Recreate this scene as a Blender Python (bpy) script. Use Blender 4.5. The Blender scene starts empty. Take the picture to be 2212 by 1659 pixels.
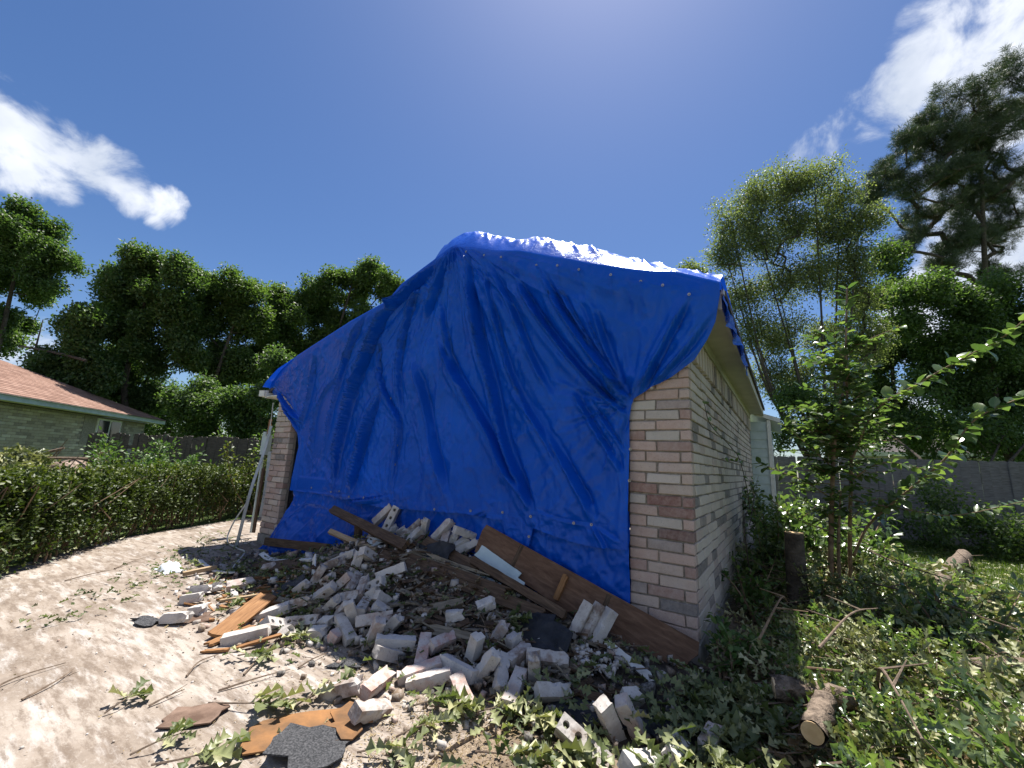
import bpy, math, random
import numpy as np
from mathutils import Vector, Matrix, Quaternion

random.seed(11)
RNG = np.random.default_rng(11)
scene = bpy.context.scene
COL = scene.collection

# ------------------------------------------------------------------ camera
CAM = np.array([.5501, -3.1386, 1.0755]); PITCH, ROLL, YAW = .1923, .047, -.586
_f = np.array([math.sin(YAW)*math.cos(PITCH), math.cos(YAW)*math.cos(PITCH), math.sin(PITCH)])
_r = np.array([math.cos(YAW), -math.sin(YAW), 0.0]); _u = np.cross(_r, _f)
_R = math.cos(ROLL)*_r + math.sin(ROLL)*_u
_U = -math.sin(ROLL)*_r + math.cos(ROLL)*_u
cam_d = bpy.data.cameras.new("camera"); cam = bpy.data.objects.new("camera", cam_d); COL.objects.link(cam)
cam.matrix_world = Matrix(((_R[0], _U[0], -_f[0], CAM[0]), (_R[1], _U[1], -_f[1], CAM[1]),
                           (_R[2], _U[2], -_f[2], CAM[2]), (0, 0, 0, 1)))
cam_d.sensor_width = 36.0; cam_d.lens = 36.0*1414.2/3500.0
cam_d.clip_start = .02; cam_d.clip_end = 2000
scene.camera = cam
scene.render.resolution_x, scene.render.resolution_y = 1024, 768

# ------------------------------------------------------------------ light
SUN_EL, SUN_AZ = math.radians(69.0), math.radians(-18.0)      # azimuth from +Y towards +X
sd = np.array([math.sin(SUN_AZ)*math.cos(SUN_EL), math.cos(SUN_AZ)*math.cos(SUN_EL), math.sin(SUN_EL)])
sun_d = bpy.data.lights.new("sun", 'SUN'); sun = bpy.data.objects.new("sun", sun_d); COL.objects.link(sun)
sun_d.energy = 5.0; sun_d.angle = math.radians(.53); sun_d.color = (1, .955, .89)
sun.rotation_euler = Vector(sd).to_track_quat('Z', 'Y').to_euler()
world = bpy.data.worlds.new("World"); scene.world = world; world.use_nodes = True
wt = world.node_tree; wt.nodes.clear()
def wn(t, **k):
    n = wt.nodes.new(t)
    for a, b in k.items(): setattr(n, a, b)
    return n
def wl(a, b): wt.links.new(a, b)
w_out = wn('ShaderNodeOutputWorld'); w_bg = wn('ShaderNodeBackground')
w_sky = wn('ShaderNodeTexSky', sky_type='NISHITA', sun_disc=False)
w_sky.sun_elevation = SUN_EL; w_sky.sun_rotation = SUN_AZ
w_sky.air_density = 1.0; w_sky.dust_density = .55; w_sky.ozone_density = 1.6
w_hsv = wn('ShaderNodeHueSaturation'); w_hsv.inputs['Saturation'].default_value = 1.18; w_hsv.inputs['Value'].default_value = .55
wl(w_sky.outputs[0], w_hsv.inputs['Color'])
w_tint = wn('ShaderNodeMix', data_type='RGBA', blend_type='MULTIPLY'); w_tint.inputs[0].default_value = 1.0; w_tint.inputs[7].default_value = (.86, .91, 1.06, 1)
wl(w_hsv.outputs[0], w_tint.inputs[6])
tc = wn('ShaderNodeTexCoord')
# cumulus clouds: soft caps in directions of the sky, broken up by fractal noise
def pix_dir(x, y):
    d = _f + _R*(x-1106)/893.8 - _U*(y-829.5)/893.8
    return d/np.linalg.norm(d)
CLOUDS = [(0, 285, 2.8, 1), (70, 315, 3.0, 1), (140, 335, 2.7, 1), (205, 365, 2.6, 1), (262, 385, 2.4, 1), (300, 430, 1.9, 1), (345, 440, 2.0, 1), (50, 375, 2.2, 1), (130, 390, 2.0, .9),
          (335, 475, 1.0, .9), (-80, 270, 4.0, 1), (2230, 50, 6.5, 1), (2150, 90, 4.4, 1), (2080, 140, 3.8, .95), (2010, 175, 3.4, .8), (1940, 220, 3.2, .66), (2250, 200, 6.5, 1), (2190, 130, 5.0, 1), (2120, 60, 4.5, .95), (2060, 60, 3.5, .7), (1870, 265, 3.0, .58),
          (1800, 300, 2.8, .52), (1740, 335, 2.6, .48), (1690, 370, 2.4, .44), (2120, 330, 5.0, .75), (2100, 600, 5.0, .9), (2000, 700, 4.0, .9), (2200, 480, 6.0, 1),
          (60, 760, 3.0, .9), (110, 800, 3.0, .8), (1990, 900, 3.0, .9)]
prev = None
for (cx, cy, deg, wgt) in CLOUDS:
    c = pix_dir(cx, cy)
    dot = wn('ShaderNodeVectorMath', operation='DOT_PRODUCT'); dot.inputs[1].default_value = tuple(c)
    wl(tc.outputs['Generated'], dot.inputs[0])
    mr = wn('ShaderNodeMapRange'); mr.clamp = True
    mr.inputs['From Min'].default_value = math.cos(math.radians(deg*1.35)); mr.inputs['From Max'].default_value = 1.0; mr.inputs['To Max'].default_value = wgt
    wl(dot.outputs['Value'], mr.inputs['Value'])
    if prev is None: prev = mr.outputs[0]
    else:
        mx = wn('ShaderNodeMath', operation='MAXIMUM'); wl(prev, mx.inputs[0]); wl(mr.outputs[0], mx.inputs[1]); prev = mx.outputs[0]
nz = wn('ShaderNodeTexNoise'); nz.inputs['Scale'].default_value = 11; nz.inputs['Detail'].default_value = 10; nz.inputs['Roughness'].default_value = .6
nz.inputs['Distortion'].default_value = .4
wl(tc.outputs['Generated'], nz.inputs['Vector'])
sq = wn('ShaderNodeMath', operation='POWER'); sq.inputs[1].default_value = .55; wl(prev, sq.inputs[0])
ns = wn('ShaderNodeMath', operation='MULTIPLY_ADD'); ns.inputs[1].default_value = 2.1; ns.inputs[2].default_value = -1.52
wl(nz.outputs['Fac'], ns.inputs[0])
ad = wn('ShaderNodeMath', operation='ADD'); wl(sq.outputs[0], ad.inputs[0]); wl(ns.outputs[0], ad.inputs[1])
cm = wn('ShaderNodeMapRange', interpolation_type='SMOOTHSTEP'); cm.inputs['From Min'].default_value = .0; cm.inputs['From Max'].default_value = .62
wl(ad.outputs[0], cm.inputs['Value'])
# cumulus field added outside the view to brighten the shade, masked off the frame
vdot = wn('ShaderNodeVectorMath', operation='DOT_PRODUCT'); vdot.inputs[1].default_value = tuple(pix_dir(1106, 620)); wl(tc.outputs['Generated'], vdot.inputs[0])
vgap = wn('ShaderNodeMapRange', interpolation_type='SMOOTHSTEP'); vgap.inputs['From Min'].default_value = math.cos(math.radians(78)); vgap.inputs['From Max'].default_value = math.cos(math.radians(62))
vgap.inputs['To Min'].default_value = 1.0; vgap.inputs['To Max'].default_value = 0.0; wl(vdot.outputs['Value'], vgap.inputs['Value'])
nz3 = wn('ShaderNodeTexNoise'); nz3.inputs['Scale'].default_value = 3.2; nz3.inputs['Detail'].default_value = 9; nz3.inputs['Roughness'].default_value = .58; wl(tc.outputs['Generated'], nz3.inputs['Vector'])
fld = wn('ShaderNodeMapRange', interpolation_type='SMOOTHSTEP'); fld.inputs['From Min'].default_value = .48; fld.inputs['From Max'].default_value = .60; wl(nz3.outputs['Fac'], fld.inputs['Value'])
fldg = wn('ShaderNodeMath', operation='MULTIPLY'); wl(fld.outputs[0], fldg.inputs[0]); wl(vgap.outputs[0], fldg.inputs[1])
gate = wn('ShaderNodeMath', operation='GREATER_THAN'); gate.inputs[1].default_value = .001; wl(prev, gate.inputs[0])
cmg = wn('ShaderNodeMath', operation='MULTIPLY'); wl(cm.outputs[0], cmg.inputs[0]); wl(gate.outputs[0], cmg.inputs[1])
nz2 = wn('ShaderNodeTexNoise'); nz2.inputs['Scale'].default_value = 7; nz2.inputs['Detail'].default_value = 6; wl(tc.outputs['Generated'], nz2.inputs['Vector'])
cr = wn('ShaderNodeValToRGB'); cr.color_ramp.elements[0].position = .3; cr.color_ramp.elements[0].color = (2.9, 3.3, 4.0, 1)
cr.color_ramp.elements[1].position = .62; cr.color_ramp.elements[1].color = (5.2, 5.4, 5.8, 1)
wl(nz2.outputs['Fac'], cr.inputs[0])
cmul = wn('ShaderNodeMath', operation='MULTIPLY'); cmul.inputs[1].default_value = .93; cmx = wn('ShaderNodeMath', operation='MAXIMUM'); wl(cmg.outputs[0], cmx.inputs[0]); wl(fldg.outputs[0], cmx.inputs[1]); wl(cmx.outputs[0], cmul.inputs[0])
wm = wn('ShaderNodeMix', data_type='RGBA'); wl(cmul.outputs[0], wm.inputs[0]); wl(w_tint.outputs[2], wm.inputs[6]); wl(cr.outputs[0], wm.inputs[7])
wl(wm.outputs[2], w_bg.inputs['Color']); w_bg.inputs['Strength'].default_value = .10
wl(w_bg.outputs[0], w_out.inputs['Surface'])
vs = scene.view_settings
vs.view_transform = 'Standard'; vs.look = 'None'; vs.gamma = 1.0; vs.use_curve_mapping = False; vs.exposure = 1.05
cy = scene.cycles
cy.max_bounces = 7; cy.diffuse_bounces = 4; cy.glossy_bounces = 3; cy.transmission_bounces = 4; cy.transparent_max_bounces = 4
cy.caustics_reflective = False; cy.caustics_refractive = False; cy.use_denoising = True

# ------------------------------------------------------------------ helpers
def tag(o, label=None, cat=None, group=None, kind=None):
    if label: o["label"] = label
    if cat: o["category"] = cat
    if group: o["group"] = group
    if kind: o["kind"] = kind
    return o
def empty(name, loc=(0, 0, 0)):
    o = bpy.data.objects.new(name, None); o.location = loc; o.empty_display_size = .1; COL.objects.link(o); return o
def link(name, me, parent=None, mat=None):
    o = bpy.data.objects.new(name, me); COL.objects.link(o)
    if mat and not me.materials: me.materials.append(mat)
    if parent is not None:
        o.parent = parent; o.matrix_parent_inverse = Matrix.Translation(-Vector(parent.location))
    return o
def mesh(name, V, F, mat=None, smooth=False, tone=None, col=None):
    me = bpy.data.meshes.new(name)
    V = np.asarray(V, dtype=np.float32).reshape(-1, 3)
    if isinstance(F, np.ndarray) and F.ndim == 2:
        n, k = F.shape
        me.vertices.add(len(V)); me.vertices.foreach_set("co", V.ravel())
        me.loops.add(n*k); me.loops.foreach_set("vertex_index", F.astype(np.int32).ravel())
        me.polygons.add(n); me.polygons.foreach_set("loop_start", np.arange(0, n*k, k, dtype=np.int32))
        me.polygons.foreach_set("loop_total", np.full(n, k, dtype=np.int32))
        me.update(calc_edges=True); me.validate()
    else:
        me.from_pydata([tuple(v) for v in V.tolist()], [], [list(f) for f in F]); me.update()
    if smooth: me.polygons.foreach_set("use_smooth", np.ones(len(me.polygons), dtype=bool))
    if tone is not None:
        a = me.attributes.new("tone", 'FLOAT', 'POINT'); a.data.foreach_set("value", np.asarray(tone, dtype=np.float32))
    if col is not None:
        a = me.attributes.new("tint", 'FLOAT_COLOR', 'POINT')
        c = np.ones((len(V), 4), dtype=np.float32); c[:, :3] = col; a.data.foreach_set("color", c.ravel())
    if mat: me.materials.append(mat)
    return me
class MB:
    """collects shapes, links them as one mesh object"""
    def __init__(s): s.V = []; s.F = []; s.n = 0
    def add(s, V, F):
        V = np.asarray(V, float); s.V.append(V); s.F += [[i+s.n for i in f] for f in F]; s.n += len(V); return s
    def box(s, c, d, M=None):
        c = np.asarray(c, float); h = np.asarray(d, float)/2
        v = np.array([[x, y, z] for x in (-1, 1) for y in (-1, 1) for z in (-1, 1)])*h
        if M is not None: v = v @ np.asarray(M).T
        return s.add(v+c, [(0, 1, 3, 2), (4, 6, 7, 5), (0, 4, 5, 1), (2, 3, 7, 6), (0, 2, 6, 4), (1, 5, 7, 3)])
    def box2(s, a, b): a = np.array(a, float); b = np.array(b, float); return s.box((a+b)/2, np.abs(b-a))
    def tube(s, P, r, k=6, cap=True):
        V, F = tube(P, r, k, cap); return s.add(V, F)
    def mesh(s, name, mat, smooth=False): return mesh(name, np.concatenate(s.V), s.F, mat, smooth)
    def obj(s, name, mat, parent=None, smooth=False): return link(name, s.mesh(name, mat, smooth), parent)
def tube(P, r, k=6, cap=True):
    P = np.asarray(P, float); n = len(P); r = np.broadcast_to(np.asarray(r, float), (n,))
    T = np.gradient(P, axis=0); T /= np.linalg.norm(T, axis=1)[:, None]+1e-9
    a = np.array([0, 0, 1.]) if abs(T[0][2]) < .9 else np.array([1., 0, 0])
    V = []; u = np.cross(T[0], a); u /= np.linalg.norm(u)
    for i in range(n):
        u = u - T[i]*(u @ T[i]); u /= np.linalg.norm(u)+1e-9; w = np.cross(T[i], u)
        for j in range(k):
            t = 2*math.pi*j/k; V.append(P[i]+r[i]*(math.cos(t)*u+math.sin(t)*w))
    F = [(i*k+j, i*k+(j+1) % k, (i+1)*k+(j+1) % k, (i+1)*k+j) for i in range(n-1) for j in range(k)]
    if cap: F += [tuple(range(k))[::-1], tuple((n-1)*k+j for j in range(k))]
    return np.array(V), F
def spline(P, n=8):
    P = [np.asarray(p, float) for p in P]; out = []
    Q = [2*P[0]-P[1]]+P+[2*P[-1]-P[-2]]
    for i in range(1, len(Q)-2):
        for t in np.linspace(0, 1, n, endpoint=False):
            a, b, c, d = Q[i-1:i+3]
            out.append(.5*((2*b)+(-a+c)*t+(2*a-5*b+4*c-d)*t*t+(-a+3*b-3*c+d)*t**3))
    out.append(P[-1]); return np.array(out)
def _hash(ix, iy, seed):
    h = (ix.astype(np.int64)*374761393+iy.astype(np.int64)*668265263+seed*974711) & 0x7fffffff
    h = ((h ^ (h >> 13))*1274126177) & 0x7fffffff
    return ((h ^ (h >> 16)) & 0xffff)/65535.0
def vnoise(x, y, seed=0):
    x = np.asarray(x, float); y = np.asarray(y, float)
    ix = np.floor(x); iy = np.floor(y); fx = x-ix; fy = y-iy
    fx = fx*fx*fx*(fx*(fx*6-15)+10); fy = fy*fy*fy*(fy*(fy*6-15)+10)
    a = _hash(ix, iy, seed); b = _hash(ix+1, iy, seed); c = _hash(ix, iy+1, seed); d = _hash(ix+1, iy+1, seed)
    return (a*(1-fx)+b*fx)*(1-fy)+(c*(1-fx)+d*fx)*fy
def fbm(x, y, o=4, seed=0):
    s = 0; a = .5
    for i in range(o): s = s+a*vnoise(x*2**i, y*2**i, seed+i*17); a *= .5
    return s
def quat_mat(q):
    return np.array(Quaternion(q).to_matrix())
def grid_faces(nu, nv):
    i = np.arange(nu-1)[:, None]; j = np.arange(nv-1)[None, :]
    a = (i*nv+j).ravel(); return np.stack([a, a+1, a+nv+1, a+nv], 1)

# leaf clouds ---------------------------------------------------------------
QUAD_V = np.array([[0, 0, 0], [.42, .5, .16], [1, 0, -.08], [.42, -.5, .16]]); QUAD_F = np.array([[0, 2, 1], [0, 3, 2]])
_ov = [(0, 0, 0), (.33, 0, -.03), (.66, 0, -.06), (1, 0, -.22)]
OVAL_V = np.array(_ov+[(.2, .36, .06), (.5, .5, .08), (.8, .3, -.02), (.2, -.36, .06), (.5, -.5, .08), (.8, -.3, -.02)])
OVAL_F = np.array([[0, 1, 4], [1, 5, 4], [1, 2, 5], [2, 6, 5], [2, 3, 6], [0, 7, 1], [1, 7, 8], [1, 8, 2], [2, 8, 9], [2, 9, 3]])
def oak(seed):
    r = np.random.default_rng(seed); V = []; xs = [0, .1, .22, .36, .5, .64, .78, .9, 1.0]
    wd = [.02, .03, .30, .10, .44, .12, .50, .20, .03]
    bend = r.uniform(-.6, 2.2); fold = r.uniform(.25, .85)
    V = [(x, 0, -.10*x*x*(1+bend)+.03*math.sin(x*5+seed)) for x in xs]
    for s in (1, -1):
        for x, w in zip(xs, wd):
            w2 = w*r.uniform(.8, 1.15); V.append((min(1.05, x+.11*w2/.4), s*w2*.92, -.10*x*x*(1+bend)+fold*w2+r.uniform(-.09, .09)))
    F = []; n = len(xs)
    for i in range(n-1):
        F += [(i, i+1, n+i+1), (i, n+i+1, n+i), (i, 2*n+i+1, i+1), (i, 2*n+i, 2*n+i+1)]
    return np.array(V, float), np.array(F)
OAKS = [oak(i) for i in range(8)]
def norm(v): return v/(np.linalg.norm(v, axis=-1, keepdims=True)+1e-9)
def leaf_cloud(P, D, N, L, W, tmpl=(QUAD_V, QUAD_F), tone=None, rng=RNG):
    tv, tf = tmpl; n = len(P); D = norm(D); S = norm(np.cross(N, D)); N2 = np.cross(D, S)
    L = np.broadcast_to(np.asarray(L, float), (n,)); W = np.broadcast_to(np.asarray(W, float), (n,))
    V = (P[:, None, :]+D[:, None, :]*(tv[None, :, 0:1]*L[:, None, None])+S[:, None, :]*(tv[None, :, 1:2]*W[:, None, None])
         + N2[:, None, :]*(tv[None, :, 2:3]*W[:, None, None]))
    F = (tf[None]+(np.arange(n)*len(tv))[:, None, None]).reshape(-1, tf.shape[1])
    t = rng.random(n) if tone is None else tone
    return V.reshape(-1, 3), F, np.repeat(t, len(tv))
def leaf_mesh(name, parts, mat):
    V = []; F = []; T = []; o = 0
    for v, f, t in parts: V.append(v); F.append(f+o); T.append(t); o += len(v)
    return mesh(name, np.concatenate(V), np.concatenate(F), mat, tone=np.concatenate(T))
def rand_dirs(n, rng=RNG): return norm(rng.normal(size=(n, 3)))

# ------------------------------------------------------------------ materials
def nmat(name):
    m = bpy.data.materials.new(name); m.use_nodes = True; nt = m.node_tree
    return m, nt, nt.nodes["Principled BSDF"]
def nd(nt, t, inputs=None, **k):
    n = nt.nodes.new(t)
    for a, b in k.items(): setattr(n, a, b)
    if inputs:
        for a, b in inputs.items():
            if hasattr(b, 'is_linked') or isinstance(b, bpy.types.NodeSocket): nt.links.new(b, n.inputs[a])
            else: n.inputs[a].default_value = b
    return n
def noise(nt, vec, scale, detail=4, rough=.55, dist=0.0):
    return nd(nt, 'ShaderNodeTexNoise', {'Vector': vec, 'Scale': scale, 'Detail': detail, 'Roughness': rough, 'Distortion': dist}).outputs['Fac']
def ramp(nt, fac, stops, interp='LINEAR'):
    n = nd(nt, 'ShaderNodeValToRGB', {'Fac': fac}); e = n.color_ramp.elements; n.color_ramp.interpolation = interp
    while len(e) < len(stops): e.new(.5)
    for i, (p, c) in enumerate(stops):
        e[i].position = p; e[i].color = (*c, 1) if len(c) == 3 else c
    return n.outputs['Color']
def g3(v): return (v, v, v)
def mixc(nt, fac, a, b, blend='MIX'):
    n = nd(nt, 'ShaderNodeMix', data_type='RGBA', blend_type=blend)
    for i, v in ((0, fac), (6, a), (7, b)):
        if isinstance(v, bpy.types.NodeSocket): nt.links.new(v, n.inputs[i])
        else: n.inputs[i].default_value = (*v, 1) if isinstance(v, tuple) and len(v) == 3 else v
    return n.outputs[2]
def math_(nt, op, a, b=0.0):
    return nd(nt, 'ShaderNodeMath', {0: a, 1: b}, operation=op).outputs[0]
def bump(nt, bs, h, strength=.4, dist=.01):
    n = nd(nt, 'ShaderNodeBump', {'Height': h, 'Strength': strength, 'Distance': dist}); nt.links.new(n.outputs[0], bs.inputs['Normal'])
def wpos(nt): return nd(nt, 'ShaderNodeNewGeometry').outputs['Position']
def opos(nt, rnd=True):
    t = nd(nt, 'ShaderNodeTexCoord').outputs['Object']
    if not rnd: return t
    r = nd(nt, 'ShaderNodeObjectInfo').outputs['Random']; r = math_(nt, 'MULTIPLY', r, 57.0)
    return nd(nt, 'ShaderNodeVectorMath', {0: t, 1: r}, operation='ADD').outputs[0]
def setc(nt, bs, c): nt.links.new(c, bs.inputs['Base Color'])

def simple(name, c1, c2, scale=20, rough=.8, bmp=.3, bd=.004, world_=True, detail=6, spec=.3, metal=0.0, lo=.35, hi=.65):
    m, nt, b = nmat(name); v = wpos(nt) if world_ else opos(nt)
    n = noise(nt, v, scale, detail); setc(nt, b, ramp(nt, n, [(lo, c1), (hi, c2)]))
    b.inputs['Roughness'].default_value = rough; b.inputs['Specular IOR Level'].default_value = spec; b.inputs['Metallic'].default_value = metal
    if bmp: bump(nt, b, noise(nt, v, scale*4, 5), bmp, bd)
    return m
def wood(name, c1, c2, c3, rough=.75, stretch=12.0):
    m, nt, b = nmat(name); v = opos(nt)
    mp = nd(nt, 'ShaderNodeMapping', {'Vector': v, 'Scale': (1.2, stretch, stretch)}).outputs[0]
    n = noise(nt, mp, 6, 8, .62, .5); n2 = noise(nt, v, 5, 4)
    c = ramp(nt, n, [(.3, c1), (.5, c2), (.7, c3)]); c = mixc(nt, math_(nt, 'MULTIPLY', n2, .5), c, c1)
    setc(nt, b, c); b.inputs['Roughness'].default_value = rough; b.inputs['Specular IOR Level'].default_value = .2
    bump(nt, b, n, .6, .004); return m
def leafmat(name, stops, trans=.3, rough=.5, spec=.35):
    m, nt, b = nmat(name); t = nd(nt, 'ShaderNodeAttribute', attribute_name='tone').outputs['Fac']
    c = ramp(nt, t, stops); setc(nt, b, c); b.inputs['Roughness'].default_value = rough; b.inputs['Specular IOR Level'].default_value = spec
    tr = nd(nt, 'ShaderNodeBsdfTranslucent'); c2 = mixc(nt, 1.0, c, (1.5, 1.7, .7), 'MULTIPLY'); nt.links.new(c2, tr.inputs['Color'])
    mx = nd(nt, 'ShaderNodeMixShader', {0: trans}); nt.links.new(b.outputs[0], mx.inputs[1]); nt.links.new(tr.outputs[0], mx.inputs[2])
    nt.links.new(mx.outputs[0], nt.nodes['Material Output'].inputs['Surface']); return m

# tarp: woven polyethylene, satin, slightly see-through, finely crinkled
m, nt, b = nmat("tarp_blue"); p = wpos(nt)
n1 = noise(nt, p, 1.7, 5); c = ramp(nt, n1, [(.3, (.002, .070, .46)), (.55, (.002, .084, .54)), (.75, (.003, .100, .62))])
sc_ = noise(nt, nd(nt, 'ShaderNodeMapping', {'Vector': p, 'Scale': (5, 5, 1.5)}).outputs[0], 6, 8, .7)
c = mixc(nt, ramp(nt, sc_, [(.60, g3(0)), (.80, g3(.12))]), c, (.05, .16, .46)); setc(nt, b, c)
b.inputs['Roughness'].default_value = .28; b.inputs['Specular IOR Level'].default_value = .42; b.inputs['Specular Tint'].default_value = (.55, .78, 1, 1)
vo = nd(nt, 'ShaderNodeTexVoronoi', {'Vector': nd(nt, 'ShaderNodeMapping', {'Vector': p, 'Scale': (1, 1, .7)}).outputs[0], 'Scale': 5.0}, feature='DISTANCE_TO_EDGE').outputs['Distance']
hh = math_(nt, 'ADD', math_(nt, 'MULTIPLY', noise(nt, p, 16, 7, .6, 1.2), 1.0), math_(nt, 'MULTIPLY', math_(nt, 'MINIMUM', vo, .12), -.5))
sx = nd(nt, 'ShaderNodeSeparateXYZ', {0: nd(nt, 'ShaderNodeVectorMath', {0: p, 1: nd(nt, 'ShaderNodeVectorMath', {0: nd(nt, 'ShaderNodeTexNoise', {'Vector': p, 'Scale': 1.1}).outputs['Color'], 1: (.16, .16, .16)}, operation='MULTIPLY').outputs[0]}, operation='ADD').outputs[0]})
gx = math_(nt, 'PINGPONG', sx.outputs['X'], .31); gz = math_(nt, 'PINGPONG', sx.outputs['Z'], .37)
cre = math_(nt, 'MINIMUM', math_(nt, 'MINIMUM', gx, gz), .010)
hh = math_(nt, 'ADD', hh, math_(nt, 'MULTIPLY', cre, 22.0))
bump(nt, b, hh, .36, .014)
tr = nd(nt, 'ShaderNodeBsdfTranslucent', {'Color': (.01, .10, .75, 1)}); mx = nd(nt, 'ShaderNodeMixShader', {0: .14})
nt.links.new(b.outputs[0], mx.inputs[1]); nt.links.new(tr.outputs[0], mx.inputs[2]); nt.links.new(mx.outputs[0], nt.nodes['Material Output'].inputs['Surface'])
M_TARP = m
# wall brick: colour set brick by brick (object colour), speckle on top
def brick_mat(name, src):
    m, nt, b = nmat(name)
    if src == 'obj': base = nd(nt, 'ShaderNodeObjectInfo').outputs['Color']
    else: base = nd(nt, 'ShaderNodeAttribute', attribute_name='tint').outputs['Color']
    v = wpos(nt); n = noise(nt, v, 30, 8, .7); n2 = noise(nt, v, 6, 4)
    c = mixc(nt, ramp(nt, n, [(.35, g3(0)), (.75, g3(.35))]), base, (.62, .53, .47))
    c = mixc(nt, ramp(nt, noise(nt, v, 160, 3), [(.28, g3(.55)), (.40, g3(0))]), c, (.10, .08, .07))
    c = mixc(nt, ramp(nt, n2, [(.5, g3(0)), (.8, g3(.25))]), c, (.55, .55, .52)); setc(nt, b, c)
    b.inputs['Roughness'].default_value = .9; b.inputs['Specular IOR Level'].default_value = .2
    bump(nt, b, noise(nt, v, 110, 6, .7), .55, .004); return m
M_BRICK = brick_mat("brick_face", 'obj'); M_BRICKJ = brick_mat("brick_face_far", 'attr')
M_MORTAR = simple("mortar", (.20, .175, .15), (.33, .30, .265), 30, .95, .6, .005)
# loose brick: fired clay crusted with pale mortar
m, nt, b = nmat("loose_brick"); v = opos(nt); base = nd(nt, 'ShaderNodeObjectInfo').outputs['Color']
n = noise(nt, v, 13, 8, .65); c = mixc(nt, ramp(nt, n, [(.40, g3(0)), (.56, g3(.8))]), base, (.52, .49, .455))
c = mixc(nt, ramp(nt, noise(nt, v, 7, 5), [(.52, g3(0)), (.68, g3(.5))]), c, (.22, .19, .165))
c = mixc(nt, ramp(nt, noise(nt, v, 90, 4), [(.26, g3(.7)), (.40, g3(0))]), c, (.13, .11, .10)); setc(nt, b, c)
b.inputs['Roughness'].default_value = .93; b.inputs['Specular IOR Level'].default_value = .2
bump(nt, b, math_(nt, 'ADD', noise(nt, v, 60, 8, .7), math_(nt, 'MULTIPLY', n, 1.0)), .45, .004); M_LOOSE = m
# driveway concrete: worn, dusted with plaster, stained
m, nt, b = nmat("driveway_concrete"); p = wpos(nt)
n = noise(nt, p, 1.3, 7, .62, .6); c = ramp(nt, n, [(.30, (.145, .115, .09)), (.5, (.26, .215, .175)), (.70, (.36, .315, .27))])
st = nd(nt, 'ShaderNodeMapping', {'Vector': p, 'Rotation': (0, 0, .5), 'Scale': (1, 4.5, 1)}).outputs[0]
c = mixc(nt, ramp(nt, noise(nt, st, 2.6, 8, .68), [(.50, g3(0)), (.66, g3(.8))]), c, (.47, .44, .41))
c = mixc(nt, ramp(nt, noise(nt, st, 5.5, 8, .7), [(.46, g3(0)), (.60, g3(.8))]), c, (.15, .115, .088))
c = mixc(nt, ramp(nt, noise(nt, p, 42, 6, .75), [(.54, g3(0)), (.66, g3(.25))]), c, (.55, .51, .46))
c = mixc(nt, ramp(nt, noise(nt, p, 70, 4), [(.26, g3(.5)), (.36, g3(0))]), c, (.17, .13, .10)); setc(nt, b, c)
b.inputs['Roughness'].default_value = .95; b.inputs['Specular IOR Level'].default_value = .15
bump(nt, b, math_(nt, 'ADD', noise(nt, p, 38, 9, .72), math_(nt, 'MULTIPLY', noise(nt, p, 9, 4), .8)), .55, .008); M_DRIVE = m
M_FOUND = simple("foundation_concrete", (.20, .19, .17), (.33, .31, .29), 9, .95, .5, .006)
# soil with straw and litter
m, nt, b = nmat("soil_ground"); p = wpos(nt)
c = ramp(nt, noise(nt, p, 3, 8, .65), [(.32, (.10, .075, .05)), (.55, (.22, .165, .115)), (.75, (.33, .26, .19))])
c = mixc(nt, ramp(nt, noise(nt, p, 60, 5, .7), [(.52, g3(0)), (.64, g3(.7))]), c, (.42, .34, .25))
far = nd(nt, 'ShaderNodeVectorMath', {0: p}, operation='LENGTH').outputs['Value']
grs = ramp(nt, noise(nt, p, 9, 6), [(.3, (.045, .075, .016)), (.7, (.095, .15, .03))])
gm = ramp(nt, math_(nt, 'MULTIPLY', far, .1), [(.32, g3(0)), (.5, g3(1))]); c = mixc(nt, gm, c, grs); setc(nt, b, c)
b.inputs['Roughness'].default_value = 1; bump(nt, b, noise(nt, p, 40, 8, .7), .9, .02); M_SOIL = m
M_LAWN = simple("lawn_soil", (.035, .042, .016), (.075, .10, .028), 8, 1, .8, .02)
# debris mound fines
m, nt, b = nmat("rubble_fines"); p = wpos(nt)
c = ramp(nt, noise(nt, p, 8, 8, .7), [(.3, (.028, .021, .015)), (.5, (.075, .057, .042)), (.66, (.15, .13, .11)), (.82, (.32, .29, .26))])
setc(nt, b, c); b.inputs['Roughness'].default_value = 1; bump(nt, b, noise(nt, p, 40, 9, .75), 1.0, .03); M_FINES = m
M_CHIP = None
m, nt, b = nmat("rubble_chip"); t = nd(nt, 'ShaderNodeAttribute', attribute_name='tone').outputs['Fac']
c = ramp(nt, t, [(.0, (.55, .51, .47)), (.3, (.36, .32, .28)), (.48, (.34, .24, .19)), (.62, (.16, .11, .07)), (.82, (.05, .045, .04))], 'CONSTANT')
c = mixc(nt, ramp(nt, noise(nt, wpos(nt), 60, 5), [(.4, g3(0)), (.7, g3(.4))]), c, (.55, .52, .48)); setc(nt, b, c)
b.inputs['Roughness'].default_value = .95; M_CHIP = m
W_DARK = wood("wood_weathered_dark", (.04, .025, .016), (.10, .064, .040), (.18, .12, .078))
W_PLY = wood("plywood_brown", (.085, .045, .028), (.155, .088, .055), (.23, .14, .09), stretch=5)
W_PALE = wood("wood_pale", (.24, .17, .10), (.38, .28, .17), (.50, .39, .26))
W_ORANGE = wood("wood_orange", (.15, .07, .028), (.27, .135, .055), (.38, .21, .095))
W_GREY = wood("wood_grey_split", (.09, .075, .055), (.22, .185, .135), (.34, .29, .22))
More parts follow.
